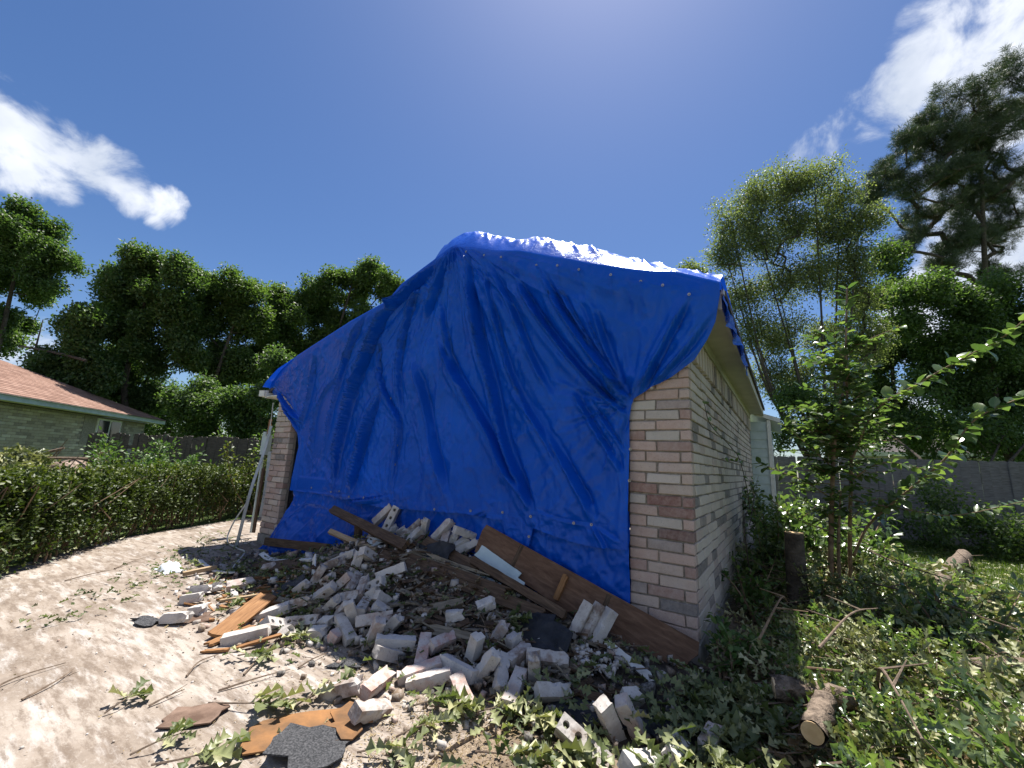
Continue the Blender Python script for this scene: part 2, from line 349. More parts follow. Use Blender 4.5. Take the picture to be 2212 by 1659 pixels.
W_FENCE = wood("fence_grey", (.11, .10, .092), (.19, .178, .162), (.28, .265, .245), stretch=9)
W_FENCE_L = wood("fence_brown_grey", (.045, .038, .032), (.09, .078, .066), (.15, .132, .115), stretch=9)
M_WHITE = simple("white_paint_worn", (.58, .57, .53), (.74, .73, .70), 12, .6, .2)
M_CREAM = simple("soffit_cream_paint", (.44, .425, .37), (.53, .51, .45), 5, .6, .1)
M_SIDING = simple("siding_pale_blue", (.42, .50, .50), (.52, .60, .60), 7, .65, .15)
M_FELT = simple("black_felt", (.010, .011, .014), (.035, .037, .042), 14, .8, .8, .006, spec=.4)
M_SHING = simple("shingle_grey_black", (.03, .031, .034), (.12, .12, .125), 130, .9, 1.0, .004, lo=.4, hi=.7)
M_SHINGBR = simple("shingle_brown_back", (.10, .062, .036), (.30, .145, .055), 5, .95, .8, .006)
M_BARKPC = simple("brown_felt_scrap", (.09, .055, .038), (.20, .135, .10), 10, .95, .9, .006)
M_METAL = simple("galvanised_metal", (.30, .32, .32), (.44, .46, .46), 6, .5, .1, metal=.3)
M_RUST = simple("rust_board", (.20, .09, .05), (.33, .17, .09), 10, .9, .4)
M_CABLE = simple("white_cable", (.50, .50, .46), (.62, .62, .58), 5, .5, 0)
M_BARK = simple("tree_bark", (.045, .036, .028), (.11, .09, .07), 14, .95, 1.0, .02)
M_BARK_T = simple("shrub_bark_tan", (.13, .085, .05), (.27, .19, .12), 18, .85, .6, .004)
M_BARK_L = simple("log_bark", (.08, .06, .045), (.26, .20, .15), 26, .95, 1.0, .012)
M_ENDGR = simple("log_cut_face", (.52, .36, .19), (.66, .48, .28), 22, .8, .3, .003)
M_TWIG = simple("dead_twig", (.10, .07, .05), (.22, .165, .12), 30, .9, .3)
M_ROOF = None
m, nt, b = nmat("roof_shingle_red"); t = nd(nt, 'ShaderNodeAttribute', attribute_name='tone').outputs['Fac']
c = ramp(nt, t, [(0, (.19, .105, .075)), (.5, (.25, .145, .105)), (1, (.30, .185, .14))])
c = mixc(nt, ramp(nt, noise(nt, wpos(nt), 40, 6, .7), [(.4, g3(0)), (.7, g3(.4))]), c, (.14, .075, .055)); setc(nt, b, c); b.inputs['Roughness'].default_value = .95; M_ROOF = m
M_ROOFG = simple("roof_shingle_dark", (.05, .045, .045), (.13, .115, .11), 7, .95, .4)
m, nt, b = nmat("window_glass"); b.inputs['Base Color'].default_value = (.02, .028, .03, 1); b.inputs['Roughness'].default_value = .06; b.inputs['Specular IOR Level'].default_value = .7; M_GLASS = m
m, nt, b = nmat("grommet_brass"); b.inputs['Base Color'].default_value = (.40, .37, .28, 1); b.inputs['Metallic'].default_value = .5; b.inputs['Roughness'].default_value = .4; M_GROM = m
m, nt, b = nmat("plastic_bag_film"); b.inputs['Base Color'].default_value = (.72, .78, .84, 1); b.inputs['Roughness'].default_value = .3; M_BAG = m
m, nt, b = nmat("garage_dark_inside"); b.inputs['Base Color'].default_value = (.12, .11, .10, 1); b.inputs['Roughness'].default_value = .9; M_INSIDE = m

LF_TREE = leafmat("leaf_tree_dark", [(0, (.040, .074, .025)), (.5, (.075, .125, .042)), (1, (.135, .185, .070))], 0.42)
LF_TREE2 = leafmat("leaf_tree_mid", [(0, (.044, .078, .022)), (.5, (.078, .125, .038)), (1, (.13, .175, .060))], 0.44)
LF_LIGHT = leafmat("leaf_tree_light", [(0, (.075, .100, .045)), (.5, (.13, .155, .072)), (1, (.21, .225, .115))], 0.45)
LF_PINE = leafmat("leaf_pine", [(0, (.030, .052, .028)), (.5, (.056, .084, .045)), (1, (.105, .125, .070))], 0.15)
LF_HEDGE = leafmat("leaf_hedge", [(0, (.020, .036, .008)), (.5, (.048, .074, .013)), (.85, (.12, .145, .022)), (1, (.22, .225, .045))], .24)
LF_OAK = leafmat("leaf_oak_wilted", [(0, (.055, .072, .028)), (.4, (.13, .15, .060)), (.75, (.25, .26, .12)), (1, (.42, .40, .23))], .12, .45, .4)
LF_OAKG = leafmat("leaf_oak_green", [(0, (.058, .082, .032)), (.5, (.115, .14, .056)), (1, (.20, .22, .105))], 0.28, .5, .3)
LF_MYR = leafmat("leaf_myrtle", [(0, (.045, .080, .030)), (.5, (.090, .140, .055)), (1, (.16, .21, .08))], 0.42, .27, .9)
LF_DRY = leafmat("leaf_dry", [(0, (.11, .07, .035)), (.5, (.22, .16, .085)), (1, (.33, .26, .15))], .15, .7, .15)
LF_GRASS = leafmat("grass_blade", [(0, (.050, .085, .014)), (.5, (.095, .150, .026)), (1, (.17, .22, .05))], .3, .5, .25)
LF_WEED = leafmat("leaf_sapling", [(0, (.040, .085, .022)), (.5, (.075, .135, .035)), (1, (.13, .19, .055))], .3)
# ------------------------------------------------------------------ measured tables (metres)
RAKE = [(-5.93, 2.04), (-5.86, 2.12), (-5.58, 2.29), (-4.71, 2.55), (-3.95, 2.77), (-3.29, 2.92), (-3.06, 3.09), (-2.57, 3.27), (-2.4, 3.34), (-2.3, 3.36), (-2.03, 3.27), (-1.74, 3.16), (-1.44, 3.08), (-1.32, 3.03), (-1.11, 2.94), (-0.91, 2.86), (-0.78, 2.8), (-0.55, 2.71), (-0.4, 2.65), (-0.23, 2.59), (-0.04, 2.54), (0.24, 2.4)]
CREST = [(-2.58, 3.59), (-2.49, 3.63), (-2.34, 3.66), (-2.12, 3.61), (-1.99, 3.55), (-1.85, 3.48), (-1.64, 3.36), (-1.45, 3.34), (-1.27, 3.28), (-1.14, 3.23), (-0.94, 3.13), (-0.89, 3.12), (-0.78, 3.06), (-0.54, 2.92), (-0.31, 2.8), (-0.08, 2.68), (0.1, 2.6), (0.21, 2.54)]
TLEFT = [(-5.93, 2.04), (-5.82, 1.94), (-5.54, 1.8), (-5.23, 1.56), (-4.95, 1.36), (-4.86, 1.17), (-4.84, 0.73), (-4.85, 0.47), (-4.94, 0.23), (-5.03, -0.0), (-5.06, -0.16)]
TRIGHT = [(0.24, 2.42), (0.24, 2.31), (0.2, 2.12), (0.14, 2.0), (0.05, 1.87), (-0.11, 1.76), (-0.26, 1.69), (-0.39, 1.61), (-0.41, 1.55)]
FOLDS = [([(-2.08, 3.17), (-2.0, 2.71), (-1.83, 2.12), (-1.7, 1.78), (-1.53, 1.26), (-1.34, 0.92), (-1.22, 0.69)], 0.075, 0.05), ([(-1.49, 2.83), (-1.29, 2.48), (-0.95, 2.02), (-0.65, 1.68), (-0.42, 1.46)], 0.06, 0.05), ([(-1.2, 2.79), (-1.0, 2.41), (-0.76, 2.04), (-0.53, 1.74), (-0.41, 1.57)], 0.07, 0.05), ([(-1.8, 3.02), (-1.56, 2.58), (-1.32, 2.06), (-1.07, 1.62)], 0.03, 0.06), ([(-2.45, 2.34), (-2.18, 1.96), (-1.91, 1.61), (-1.66, 1.28), (-1.47, 1.01), (-1.24, 0.76)], 0.055, 0.055), ([(-3.01, 3.02), (-3.36, 2.67), (-3.55, 2.25), (-3.79, 1.83), (-3.94, 1.2), (-3.98, 0.73)], 0.09000000000000001, 0.04), ([(-3.28, 1.86), (-3.41, 1.42), (-3.51, 1.02), (-3.57, 0.68)], 0.07200000000000001, 0.035), ([(-2.37, 3.25), (-2.65, 2.58)], 0.045000000000000005, 0.05), ([(-2.47, 3.21), (-3.07, 2.91), (-3.3, 2.81)], 0.054, 0.05), ([(0.04, 2.3), (-0.1, 2.07), (-0.23, 1.85), (-0.37, 1.59)], 0.04, 0.035), ([(0.19, 2.19), (0.01, 1.95), (-0.19, 1.75), (-0.39, 1.55)], 0.035, 0.03), ([(-0.72, 2.4), (-0.59, 1.98), (-0.42, 1.57)], 0.03, 0.05), ([(-0.89, 2.56), (-0.59, 1.86), (-0.42, 1.53)], 0.018, 0.03), ([(-0.41, 1.53), (-0.48, 1.34), (-0.42, 1.17)], 0.02, 0.03), ([(-4.82, 0.5), (-3.94, 0.54), (-3.31, 0.62), (-2.94, 0.7)], 0.035, 0.02), ([(-4.77, 0.62), (-3.6, 0.64)], 0.015, 0.02), ([(-4.96, 0.48), (-4.79, 0.18)], 0.02, 0.02), ([(-5.64, 1.97), (-5.25, 1.71), (-4.87, 1.5)], 0.05, 0.03), ([(-5.69, 1.9), (-5.3, 1.68), (-4.92, 1.38)], 0.04, 0.02), ([(-4.19, 2.13), (-4.56, 1.71), (-4.56, 1.04)], 0.036000000000000004, 0.06), ([(-2.82, 2.23), (-2.58, 1.69), (-2.39, 1.2), (-2.11, 0.68)], 0.036000000000000004, 0.08), ([(-1.54, 1.77), (-1.13, 1.34), (-0.8, 0.88), (-0.7, 0.67)], 0.036000000000000004, 0.07), ([(-0.92, 1.73), (-0.67, 1.34), (-0.45, 1.01)], 0.025, 0.05), ([(-0.75, 1.62), (-0.52, 1.3), (-0.43, 1.15)], 0.02, 0.03), ([(-1.67, 0.68), (-2.1, 0.49)], 0.015, 0.015), ([(-1.67, 0.67), (-1.92, 0.45)], 0.015, 0.02), ([(-1.19, 0.72), (-0.98, 0.67), (-0.7, 0.65)], 0.012, 0.02), ([(-0.7, 0.65), (-0.59, 0.48)], 0.02, 0.03), ([(-0.7, 0.65), (-0.48, 0.56)], 0.012, 0.03), ([(-0.53, 1.25), (-0.45, 0.83)], 0.015, 0.04), ([(-2.78, 3.06), (-2.95, 2.63), (-2.99, 2.08), (-2.88, 1.52)], 0.04, 0.04), ([(-1.88, 3.09), (-1.71, 2.43), (-1.52, 1.9), (-1.22, 1.42), (-0.94, 1.0)], 0.035, 0.04), ([(-1.06, 2.69), (-0.84, 2.25), (-0.59, 1.82), (-0.44, 1.55)], 0.035, 0.03), ([(-3.66, 2.87), (-3.99, 2.36), (-4.21, 1.76), (-4.3, 1.05)], 0.045, 0.04), ([(-4.72, 2.37), (-4.8, 1.79), (-4.93, 1.41)], 0.04, 0.035), ([(-3.38, 2.55), (-3.31, 2.03), (-3.14, 1.75), (-2.92, 1.47), (-2.92, 1.09), (-2.9, 0.66)], 0.045, 0.03), ([(-2.46, 2.8), (-2.26, 2.16), (-2.03, 1.66)], 0.03, 0.045)]
GROMMETS = [(-2.1, 3.23), (-1.86, 3.13), (-1.64, 3.05), (-1.25, 2.88), (-1.03, 2.82), (-0.82, 2.73), (-0.54, 2.62), (-0.3, 2.51), (-0.13, 2.43), (0.05, 2.32), (-0.25, 1.68), (-3.1, 1.74), (-2.91, 1.22), (-3.99, 0.66), (-3.82, 0.68), (-3.59, 0.64), (-3.33, 0.65), (-3.18, 0.66), (-1.86, 0.65), (-1.52, 0.67), (-1.22, 0.67), (-0.84, 0.66), (-0.71, 0.66), (-1.24, 0.51), (-4.41, 0.68), (-2.29, 0.47), (-2.91, 1.02), (-0.42, 1.23), (-0.42, 1.0)]
OVERLAP = [(-3.3, 2.81), (-3.38, 2.58), (-3.3, 2.03), (-3.14, 1.77), (-2.91, 1.47), (-2.92, 1.09), (-2.91, 0.63), (-2.87, 0.52)]
HEM = [(-4.89, 0.55), (-3.94, 0.56), (-2.91, 0.63), (-2.41, 0.6), (-1.86, 0.64), (-1.49, 0.66), (-1.21, 0.67), (-1.18, 0.5), (-1.48, 0.47)]
BRICKS = [
(-2.973, -0.119, 0.5, 0.702, 0.554, -0.2, 0.4, 1, 0, 'highest brick of the pile leaning against the tarp, solid side out'),
(-2.842, -0.12, 0.478, 0.504, 0.574, -0.222, 0.606, 1, 1, "brick showing three holes leaning on the tarp at the pile's top"),
(-2.818, -0.118, 0.371, 0.862, 0.189, -0.15, 0.446, 0.42, 0, 'square brick end at the foot of the topmost leaning pair'),
(-2.679, -0.119, 0.373, 0.933, 0.217, -0.252, 0.14, 0.35, 0, 'small brick chunk left of the slanted whole brick near the tarp'),
(-2.549, -0.118, 0.401, 0.569, 0.634, 0.001, 0.524, 1, 0, "long slanted brick just right of the dark sloping beam's lower end"),
(-2.391, -0.23, 0.369, 0.796, 0.366, -0.265, 0.403, 0.75, 0, 'broken brick tucked under the slanted one right of the sloping beam'),
(-2.377, -0.119, 0.412, 0.778, 0.193, -0.597, 0.021, 0.95, 0, 'upright brick beside the slanted pair in front of the tarp'),
(-2.144, -0.118, 0.447, 0.753, 0.453, -0.27, 0.394, 0.95, 0, 'tilted brick at the left of the right-hand brick cluster under the tarp hem'),
(-2.185, -0.13, 0.356, 0.858, 0.393, -0.069, 0.324, 0.35, 0, 'small cubic brick bit under the tilted brick by the tarp hem'),
(-2.098, -0.117, 0.383, 0.497, 0.271, -0.236, 0.79, 0.8, 0, 'short upright brick in the middle of the cluster under the tarp hem'),
(-1.878, -0.119, 0.453, 0.813, -0.058, 0.168, 0.554, 1, 0, 'brick lying level on top of the cluster left of the plywood'),
(-2.001, -0.119, 0.373, 0.812, 0.217, -0.541, 0.0, 0.6, 0, 'narrow upright brick piece below the level brick near the plywood'),
(-1.909, -0.119, 0.363, 0.862, 0.264, -0.149, 0.406, 0.5, 0, 'pale rounded brick lump below the level brick near the plywood'),
(-1.843, -0.119, 0.338, 0.931, -0.129, -0.283, 0.191, 0.8, 0, 'brick touching the ragged left end of the big plywood board'),
(-2.814, -0.659, 0.184, 0.937, 0.064, -0.226, 0.257, 0.95, 0, 'pale mortar-coated brick on the crest left of the holed brick in shade'),
(-2.527, -0.591, 0.229, 0.657, 0.232, 0.551, 0.459, 1, 1, 'shaded brick with holes on top at the crest under the pale lumber'),
(-2.58, -0.696, 0.173, 0.686, 0.416, -0.493, 0.335, 0.75, 0, "pale chipped brick standing below the crest's holed brick"),
(-2.781, -0.925, 0.059, 0.77, 0.202, -0.491, 0.353, 1, 0, "dark grey brick leaning steeply on the pile's left shoulder"),
(-2.837, -0.742, 0.144, 0.971, 0.074, -0.185, 0.133, 0.8, 0, 'brick lying just above the steep dark brick on the left shoulder'),
(-2.658, -0.897, 0.076, 0.946, 0.105, -0.292, 0.09, 0.45, 0, 'rounded brick chunk right of the steep dark brick'),
(-2.521, -1.031, 0.017, 0.875, 0.319, -0.238, 0.273, 1, 0, "brick with a sunlit end poking out at the pile's left shade edge"),
(-2.469, -0.916, 0.07, 0.91, 0.023, -0.375, 0.174, 1, 0, 'slanted brick behind the one with the sunlit end'),
(-2.375, -0.865, 0.096, 0.469, -0.062, -0.465, 0.749, 0.9, 0, 'broad dark brick standing in the middle of the shaded pile'),
(-2.228, -0.882, 0.086, 0.456, 0.071, -0.302, 0.834, 0.9, 0, 'slim brick standing right of the broad dark brick in the pile'),
(-2.155, -0.82, 0.109, 0.8, 0.52, -0.124, 0.274, 0.6, 1, 'half brick with a round hole facing out mid pile'),
(-2.161, -0.678, 0.178, 0.732, 0.58, 0.026, 0.357, 1, 0, 'long pale brick lying alone below the stacked beams'),
(-2.807, -1.021, 0.018, 0.915, 0.209, -0.264, 0.223, 0.5, 0, "half brick beside the black shingle at the pile's left edge"),
(-2.243, -0.984, 0.038, 0.879, 0.407, -0.017, 0.249, 0.6, 0, 'short brick below the broad dark standing brick'),
(-2.096, -0.89, 0.074, 0.948, -0.025, -0.313, 0.052, 0.4, 0, 'small brick piece under the half brick with a round hole'),
(-1.979, -0.897, 0.063, 0.667, -0.258, 0.158, 0.681, 0.7, 0, 'brick slanting down to the right under the half brick with a hole'),
(-2.313, -1.079, -0.004, 0.912, 0.148, -0.368, 0.103, 0.7, 0, "shaded broken brick above the sunlit leaf tuft at the pile's foot"),
(-2.179, -1.074, -0.004, 0.832, 0.457, -0.261, 0.175, 0.5, 0, 'dark half brick left of the tall standing brick low in the pile'),
(-2.035, -1.097, -0.018, 0.698, -0.06, -0.615, -0.361, 1, 0, 'tall shaded brick standing behind the sunlit upright brick'),
(-2.045, -1.005, 0.021, 0.45, 0.048, -0.007, 0.892, 0.85, 1, 'brick with three holes leaning low in the shaded pile'),
(-1.912, -0.972, 0.028, 0.868, 0.012, 0.312, 0.386, 0.45, 0, 'broken brick lump at the right of the low holed brick'),
(-1.867, -1.052, -0.005, 0.756, 0.501, 0.178, 0.382, 1, 0, 'brick lying across, half lit, just above the sunlit long brick'),
(-1.702, -1.026, -0.003, 0.913, 0.035, -0.402, 0.053, 0.6, 0, 'whitish brick chunk at the right end of the half-lit crosswise brick'),
(-1.98, -1.193, -0.058, 0.108, 0.185, -0.062, 0.975, 1, 0, 'sunlit upright brick with a sharp bright edge at the shadow line'),
(-1.735, -1.164, -0.051, 0.808, -0.255, -0.513, -0.135, 1, 0, 'sunlit brick sloping up beside the level grey-faced brick'),
(-1.553, -1.138, -0.046, 0.925, 0.008, 0.049, 0.376, 1, 0, 'level brick with dark pitted face and white top in the sun'),
(-1.508, -1.228, -0.074, 0.754, -0.156, 0.146, 0.621, 0.8, 0, 'brick lying beneath the level grey-faced brick'),
(-1.335, -1.119, -0.049, 0.438, 0.144, -0.08, 0.884, 1, 0, 'pinkish brick standing on end right of the level grey-faced brick'),
(-1.292, -1.009, -0.021, 0.641, -0.366, -0.344, 0.58, 0.75, 0, 'shaded brick behind the pinkish standing one'),
(-1.228, -1.246, -0.081, 0.896, 0.125, -0.077, 0.419, 1, 0, 'pink long brick in the sun, rear one of the parallel pair'),
(-1.132, -1.269, -0.084, 0.94, 0.052, -0.127, 0.311, 1, 0, 'buff long brick in the sun, front one of the parallel pair'),
(-1.319, -1.467, -0.085, 0.577, 0.096, 0.191, 0.788, 1, 0, 'sunlit pinkish brick sloping left of the parallel pair'),
(-1.412, -1.616, -0.086, 0.968, 0.044, -0.181, 0.167, 0.9, 0, 'dark-faced brick at the left front of the sunlit bricks'),
(-1.142, -1.643, -0.085, 0.693, 0.003, 0.241, 0.679, 0.85, 0, 'brick with one hole in its end beside the brown shingle'),
(-2.425, -1.599, -0.085, 0.906, 0.08, -0.07, 0.411, 1.1, 0, 'long grey mortar-faced brick lying across the orange slats'),
(-2.445, -1.397, -0.086, 0.608, 0.066, 0.395, 0.686, 0.9, 1, 'brick with three holes on top behind the long grey brick'),
(-2.353, -1.268, -0.083, 0.9, 0.35, 0.015, 0.259, 1, 1, 'sunlit brick with three dark holes facing the driveway'),
(-2.143, -1.295, -0.086, 0.974, 0.122, -0.063, 0.179, 0.5, 0, 'white half brick with its cut end to the driveway'),
(-2.176, -1.205, -0.059, 0.97, 0.206, -0.064, 0.111, 0.35, 0, 'small white brick bit behind the white half brick'),
(-2.276, -1.417, -0.086, 0.91, -0.383, -0.159, -0.013, 0.4, 0, 'brick stub under the sunlit brick with three holes'),
(-2.709, -1.294, -0.086, 0.882, 0.136, -0.103, 0.44, 1, 0, 'white dusty brick right of the sloping brown plank'),
(-2.617, -1.142, -0.034, 0.963, -0.069, -0.159, 0.207, 0.7, 0, 'brown-streaked brick piece above the three-holed sunlit brick'),
(-3.138, -1.603, -0.086, 0.96, 0.038, -0.1, 0.257, 0.45, 0, 'white block-like half brick on the driveway side of the debris'),
(-3.094, -1.755, -0.087, 0.956, -0.053, -0.074, 0.28, 0.7, 0, 'outermost pale brick on the driveway beside a flat slate-dark shingle'),
(-3.634, -0.862, 0.0, 0.908, 0.228, -0.07, 0.345, 0.45, 0, 'small upright brick end among leaves below the dark timber'),
(-3.656, -1.394, -0.086, 0.921, -0.142, -0.101, 0.349, 0.6, 0, 'flat pale brick piece in the sunlit litter left of the lath'),
(-3.63, -1.299, -0.085, 0.957, -0.077, -0.191, 0.204, 0.4, 0, 'little pale brick wedge beside the flat piece in sunlit litter'),
(-3.5, -1.164, -0.061, 0.802, 0.26, 0.111, 0.526, 0.8, 0, 'grey brick half sunk in sunlit litter behind the lath'),
(-3.466, -1.528, -0.086, 0.949, -0.02, -0.109, 0.296, 0.6, 0, "chipped pale brick near the debris' far left edge"),
(-2.886, -1.445, -0.086, 0.948, -0.017, -0.189, 0.255, 0.3, 0, 'tiny brick fragment beside the sloping brown plank'),
(-1.982, -1.262, -0.081, 0.559, 0.107, 0.22, 0.792, 0.35, 0, 'pinkish fragment left of the sunlit upright brick'),
(-1.277, -0.586, 0.096, 0.886, 0.245, -0.108, 0.379, 0.5, 0, 'bright white half brick alone on dark litter below the long beam'),
(-1.393, -0.785, 0.053, 0.946, 0.002, -0.065, 0.319, 0.45, 0, 'white chunk left below the lone bright half brick'),
(-1.046, -0.739, 0.026, 0.861, 0.209, -0.448, 0.118, 0.5, 0, 'half brick standing beside the oak leaves in deep shade'),
(-0.929, -0.76, 0.009, 0.787, 0.032, -0.142, 0.599, 0.35, 0, 'small brick chunk on the black felt in shade'),
(-0.663, -0.362, 0.043, 0.64, 0.496, -0.241, 0.534, 1, 0, 'left brick of the three propped on the plywood'),
(-0.594, -0.319, 0.036, 0.75, 0.323, -0.365, 0.447, 1, 0, 'brown middle brick of the three propped on the plywood'),
(-0.519, -0.325, 0.022, 0.802, 0.177, -0.434, 0.369, 1, 0, 'palest right brick of the three propped on the plywood'),
(-1.063, -0.983, -0.027, 0.824, 0.018, -0.556, -0.106, 1, 0, "bluish white brick standing at the shadow's edge"),
(-0.928, -1.059, -0.05, 0.804, 0.357, -0.412, 0.236, 1, 0, "big pale brick sloping steeply at the shadow's edge"),
(-0.824, -1.039, -0.05, 0.48, -0.182, -0.528, 0.676, 1, 0, 'brick standing between the steep pale one and the mossy lit one'),
(-0.7, -1.095, -0.064, 0.594, 0.108, -0.039, 0.796, 1, 0, 'brick with mossy yellow top half in the sun'),
(-0.829, -0.864, -0.019, 0.742, 0.071, -0.04, 0.666, 0.8, 0, 'dark brown brick behind the mossy topped brick'),
(-0.677, -0.938, -0.043, 0.699, 0.298, -0.649, 0.039, 0.9, 0, 'brown brick on end meeting another at a right angle'),
(-0.678, -0.788, -0.019, 0.925, 0.297, 0.087, 0.222, 1, 0, 'brown brick lying level, top of the right-angled pair'),
(-0.526, -1.015, -0.059, 0.832, 0.273, 0.233, 0.424, 0.8, 0, 'pale brick with one small hole on top by black felt'),
(-1.057, -1.128, -0.058, 0.0, 0.047, 0.134, 0.99, 1, 0, 'lit brick slanting down right behind the steep pale one'),
(-0.895, -1.269, -0.084, 0.284, 0.04, -0.199, 0.937, 1, 0, 'pinkish brick pointing at the viewer among lit oak leaves'),
(-0.252, -1.253, -0.084, 0.004, 0.232, -0.274, 0.933, 1, 1, "nearest brick, a row of dark holes up, at the photo's bottom"),
(-0.203, -1.056, -0.076, 0.655, 0.002, -0.653, -0.38, 1, 0, 'rough broken brick on black felt near the bottom'),
(-0.124, -0.979, -0.076, 0.526, 0.236, -0.816, -0.043, 1, 0, 'smooth grey brick with snapped corner beside the rough one on felt'),
(-0.189, -0.795, -0.063, 0.89, 0.235, 0.108, 0.376, 0.38, 0, 'small white chunk above the smooth grey brick on felt'),
(0.075, -1.046, -0.083, 0.716, 0.161, 0.161, 0.66, 0.6, 0, 'half brick half hidden in shaded oak leaves near the bottom'),
(0.191, -0.881, -0.082, 0.759, 0.052, -0.024, 0.648, 0.6, 0, 'grey brick deepest among the shaded oak leaves at right'),
(-0.025, -1.224, -0.084, 0.826, 0.062, 0.184, 0.529, 0.7, 0, "pale brick cut off by the photo's bottom edge")]
T1 = [(-29.38, -1.17, 10.89, 1.34), (-28.72, -0.25, 10.21, 1.12), (-30.78, -0.98, 9.16, 1.57), (-28.77, -0.04, 8.63, 1.01), (-30.62, -0.63, 7.09, 1.23), (-31.05, -1.85, 8.6, 1.79), (-29.36, -1.05, 11.82, 0.78), (-28.18, 0.34, 9.87, 0.63), (-30.68, -0.57, 5.6, 0.78)]
T2 = [(-21.6, 1.17, 7.59, 1.05), (-20.72, 1.84, 8.3, 0.91), (-21.78, 1.85, 6.47, 1.14), (-20.37, 2.27, 6.98, 0.95), (-22.42, 1.35, 6.0, 0.86), (-19.43, 2.6, 7.82, 0.86), (-20.92, 2.41, 5.31, 1.05), (-22.44, 1.81, 4.64, 1.05), (-19.75, 2.91, 6.09, 0.76), (-21.66, 2.51, 3.25, 0.95), (-22.51, 1.61, 3.43, 0.76), (-19.51, 3.41, 5.02, 0.67)]
T3 = [(-20.03, 3.98, 7.98, 0.93), (-19.12, 4.81, 8.01, 0.87), (-20.41, 4.51, 6.81, 1.14), (-18.94, 5.14, 6.57, 0.93), (-20.65, 4.58, 5.23, 1.14), (-19.17, 5.24, 4.82, 1.14), (-20.05, 5.31, 3.21, 1.24)]
T4 = [(-19.93, 6.95, 8.51, 1.06), (-18.94, 7.78, 8.88, 1.13), (-17.9, 8.56, 9.55, 0.99), (-16.45, 9.11, 9.73, 0.99), (-15.66, 9.9, 9.48, 0.66), (-19.18, 7.65, 7.4, 1.29), (-17.93, 8.68, 7.9, 1.29), (-20.85, 7.21, 7.01, 1.06), (-21.22, 6.95, 5.4, 1.06), (-19.86, 8.04, 5.76, 1.17), (-16.48, 9.38, 7.9, 1.06), (-18.35, 8.83, 6.04, 1.17)]
T6 = [(-21.02, 0.13, 3.65, 0.64), (-20.51, 0.4, 4.62, 0.67), (-20.87, 0.06, 5.54, 0.5), (-20.21, 0.76, 3.55, 0.67), (-20.3, 0.37, 5.55, 0.42)]
U1 = [(-15.54, 2.09, 2.84, 0.76), (-15.02, 2.78, 2.16, 0.76), (-14.15, 3.46, 2.53, 0.76), (-13.39, 3.6, 2.98, 0.6), (-14.37, 3.42, 1.61, 0.68), (-13.27, 3.84, 1.95, 0.6), (-15.43, 2.62, 1.7, 0.53), (-13.24, 3.68, 3.91, 0.53)]
R1 = [(-0.39, 10.19, 8.79, 0.58), (0.39, 10.64, 9.69, 0.61), (1.15, 11.17, 10.16, 0.55), (1.87, 11.44, 10.2, 0.55), (2.53, 12.08, 9.91, 0.58), (2.94, 12.34, 9.05, 0.55), (-0.6, 10.45, 7.71, 0.58), (0.29, 11.03, 8.41, 0.65), (1.3, 11.35, 8.92, 0.65), (2.15, 12.1, 8.76, 0.65), (2.79, 12.51, 7.83, 0.65), (-0.31, 10.9, 6.59, 0.55), (0.69, 11.63, 6.99, 0.65), (1.67, 11.98, 7.24, 0.65), (2.62, 12.91, 6.64, 0.65), (-0.02, 11.23, 5.44, 0.55), (0.82, 11.93, 5.38, 0.65), (1.94, 12.78, 5.63, 0.65), (2.87, 13.22, 5.33, 0.65), (0.26, 11.9, 4.22, 0.55), (1.22, 12.34, 4.09, 0.65), (2.31, 13.23, 4.04, 0.58)]
R1b = [(-3.06, 18.76, 11.56, 0.64), (-2.59, 19.29, 11.28, 0.54), (-3.53, 18.78, 11.27, 0.44)]
R2 = [(10.33, 23.17, 20.08, 0.81), (8.96, 22.59, 19.5, 0.89), (11.05, 24.34, 18.89, 0.89), (7.36, 21.76, 18.23, 0.58), (8.21, 22.63, 17.75, 0.98), (6.47, 21.31, 17.25, 0.67), (9.63, 23.59, 17.13, 0.98), (5.25, 21.27, 15.42, 0.76), (6.31, 21.77, 15.11, 0.76), (7.89, 22.86, 15.74, 0.85), (10.49, 24.3, 15.71, 0.81), (4.88, 21.06, 14.47, 0.49), (7.03, 22.84, 13.81, 0.81), (8.39, 23.64, 12.97, 0.81), (10.47, 25.05, 13.74, 0.89), (6.11, 22.19, 12.45, 0.67), (7.69, 23.55, 11.78, 0.81), (9.7, 25.14, 11.53, 0.81)]
R3 = [(5.29, 17.17, 7.91, 0.78), (6.47, 18.2, 7.7, 0.95), (7.89, 19.3, 8.03, 1.01), (4.67, 17.1, 6.9, 0.69), (5.83, 18.21, 6.34, 0.95), (7.0, 18.7, 5.97, 1.01), (8.15, 19.76, 5.76, 0.87), (6.33, 19.02, 4.68, 0.87), (7.65, 19.64, 4.36, 1.01), (5.13, 18.07, 4.76, 0.62), (7.1, 19.47, 3.14, 0.87), (8.6, 19.74, 7.14, 1.04)]
R4 = [(0.85, 11.07, 3.32, 0.56), (1.45, 11.66, 3.12, 0.6), (0.51, 11.34, 2.35, 0.54), (1.33, 11.73, 2.19, 0.56), (1.78, 11.98, 2.88, 0.4)]
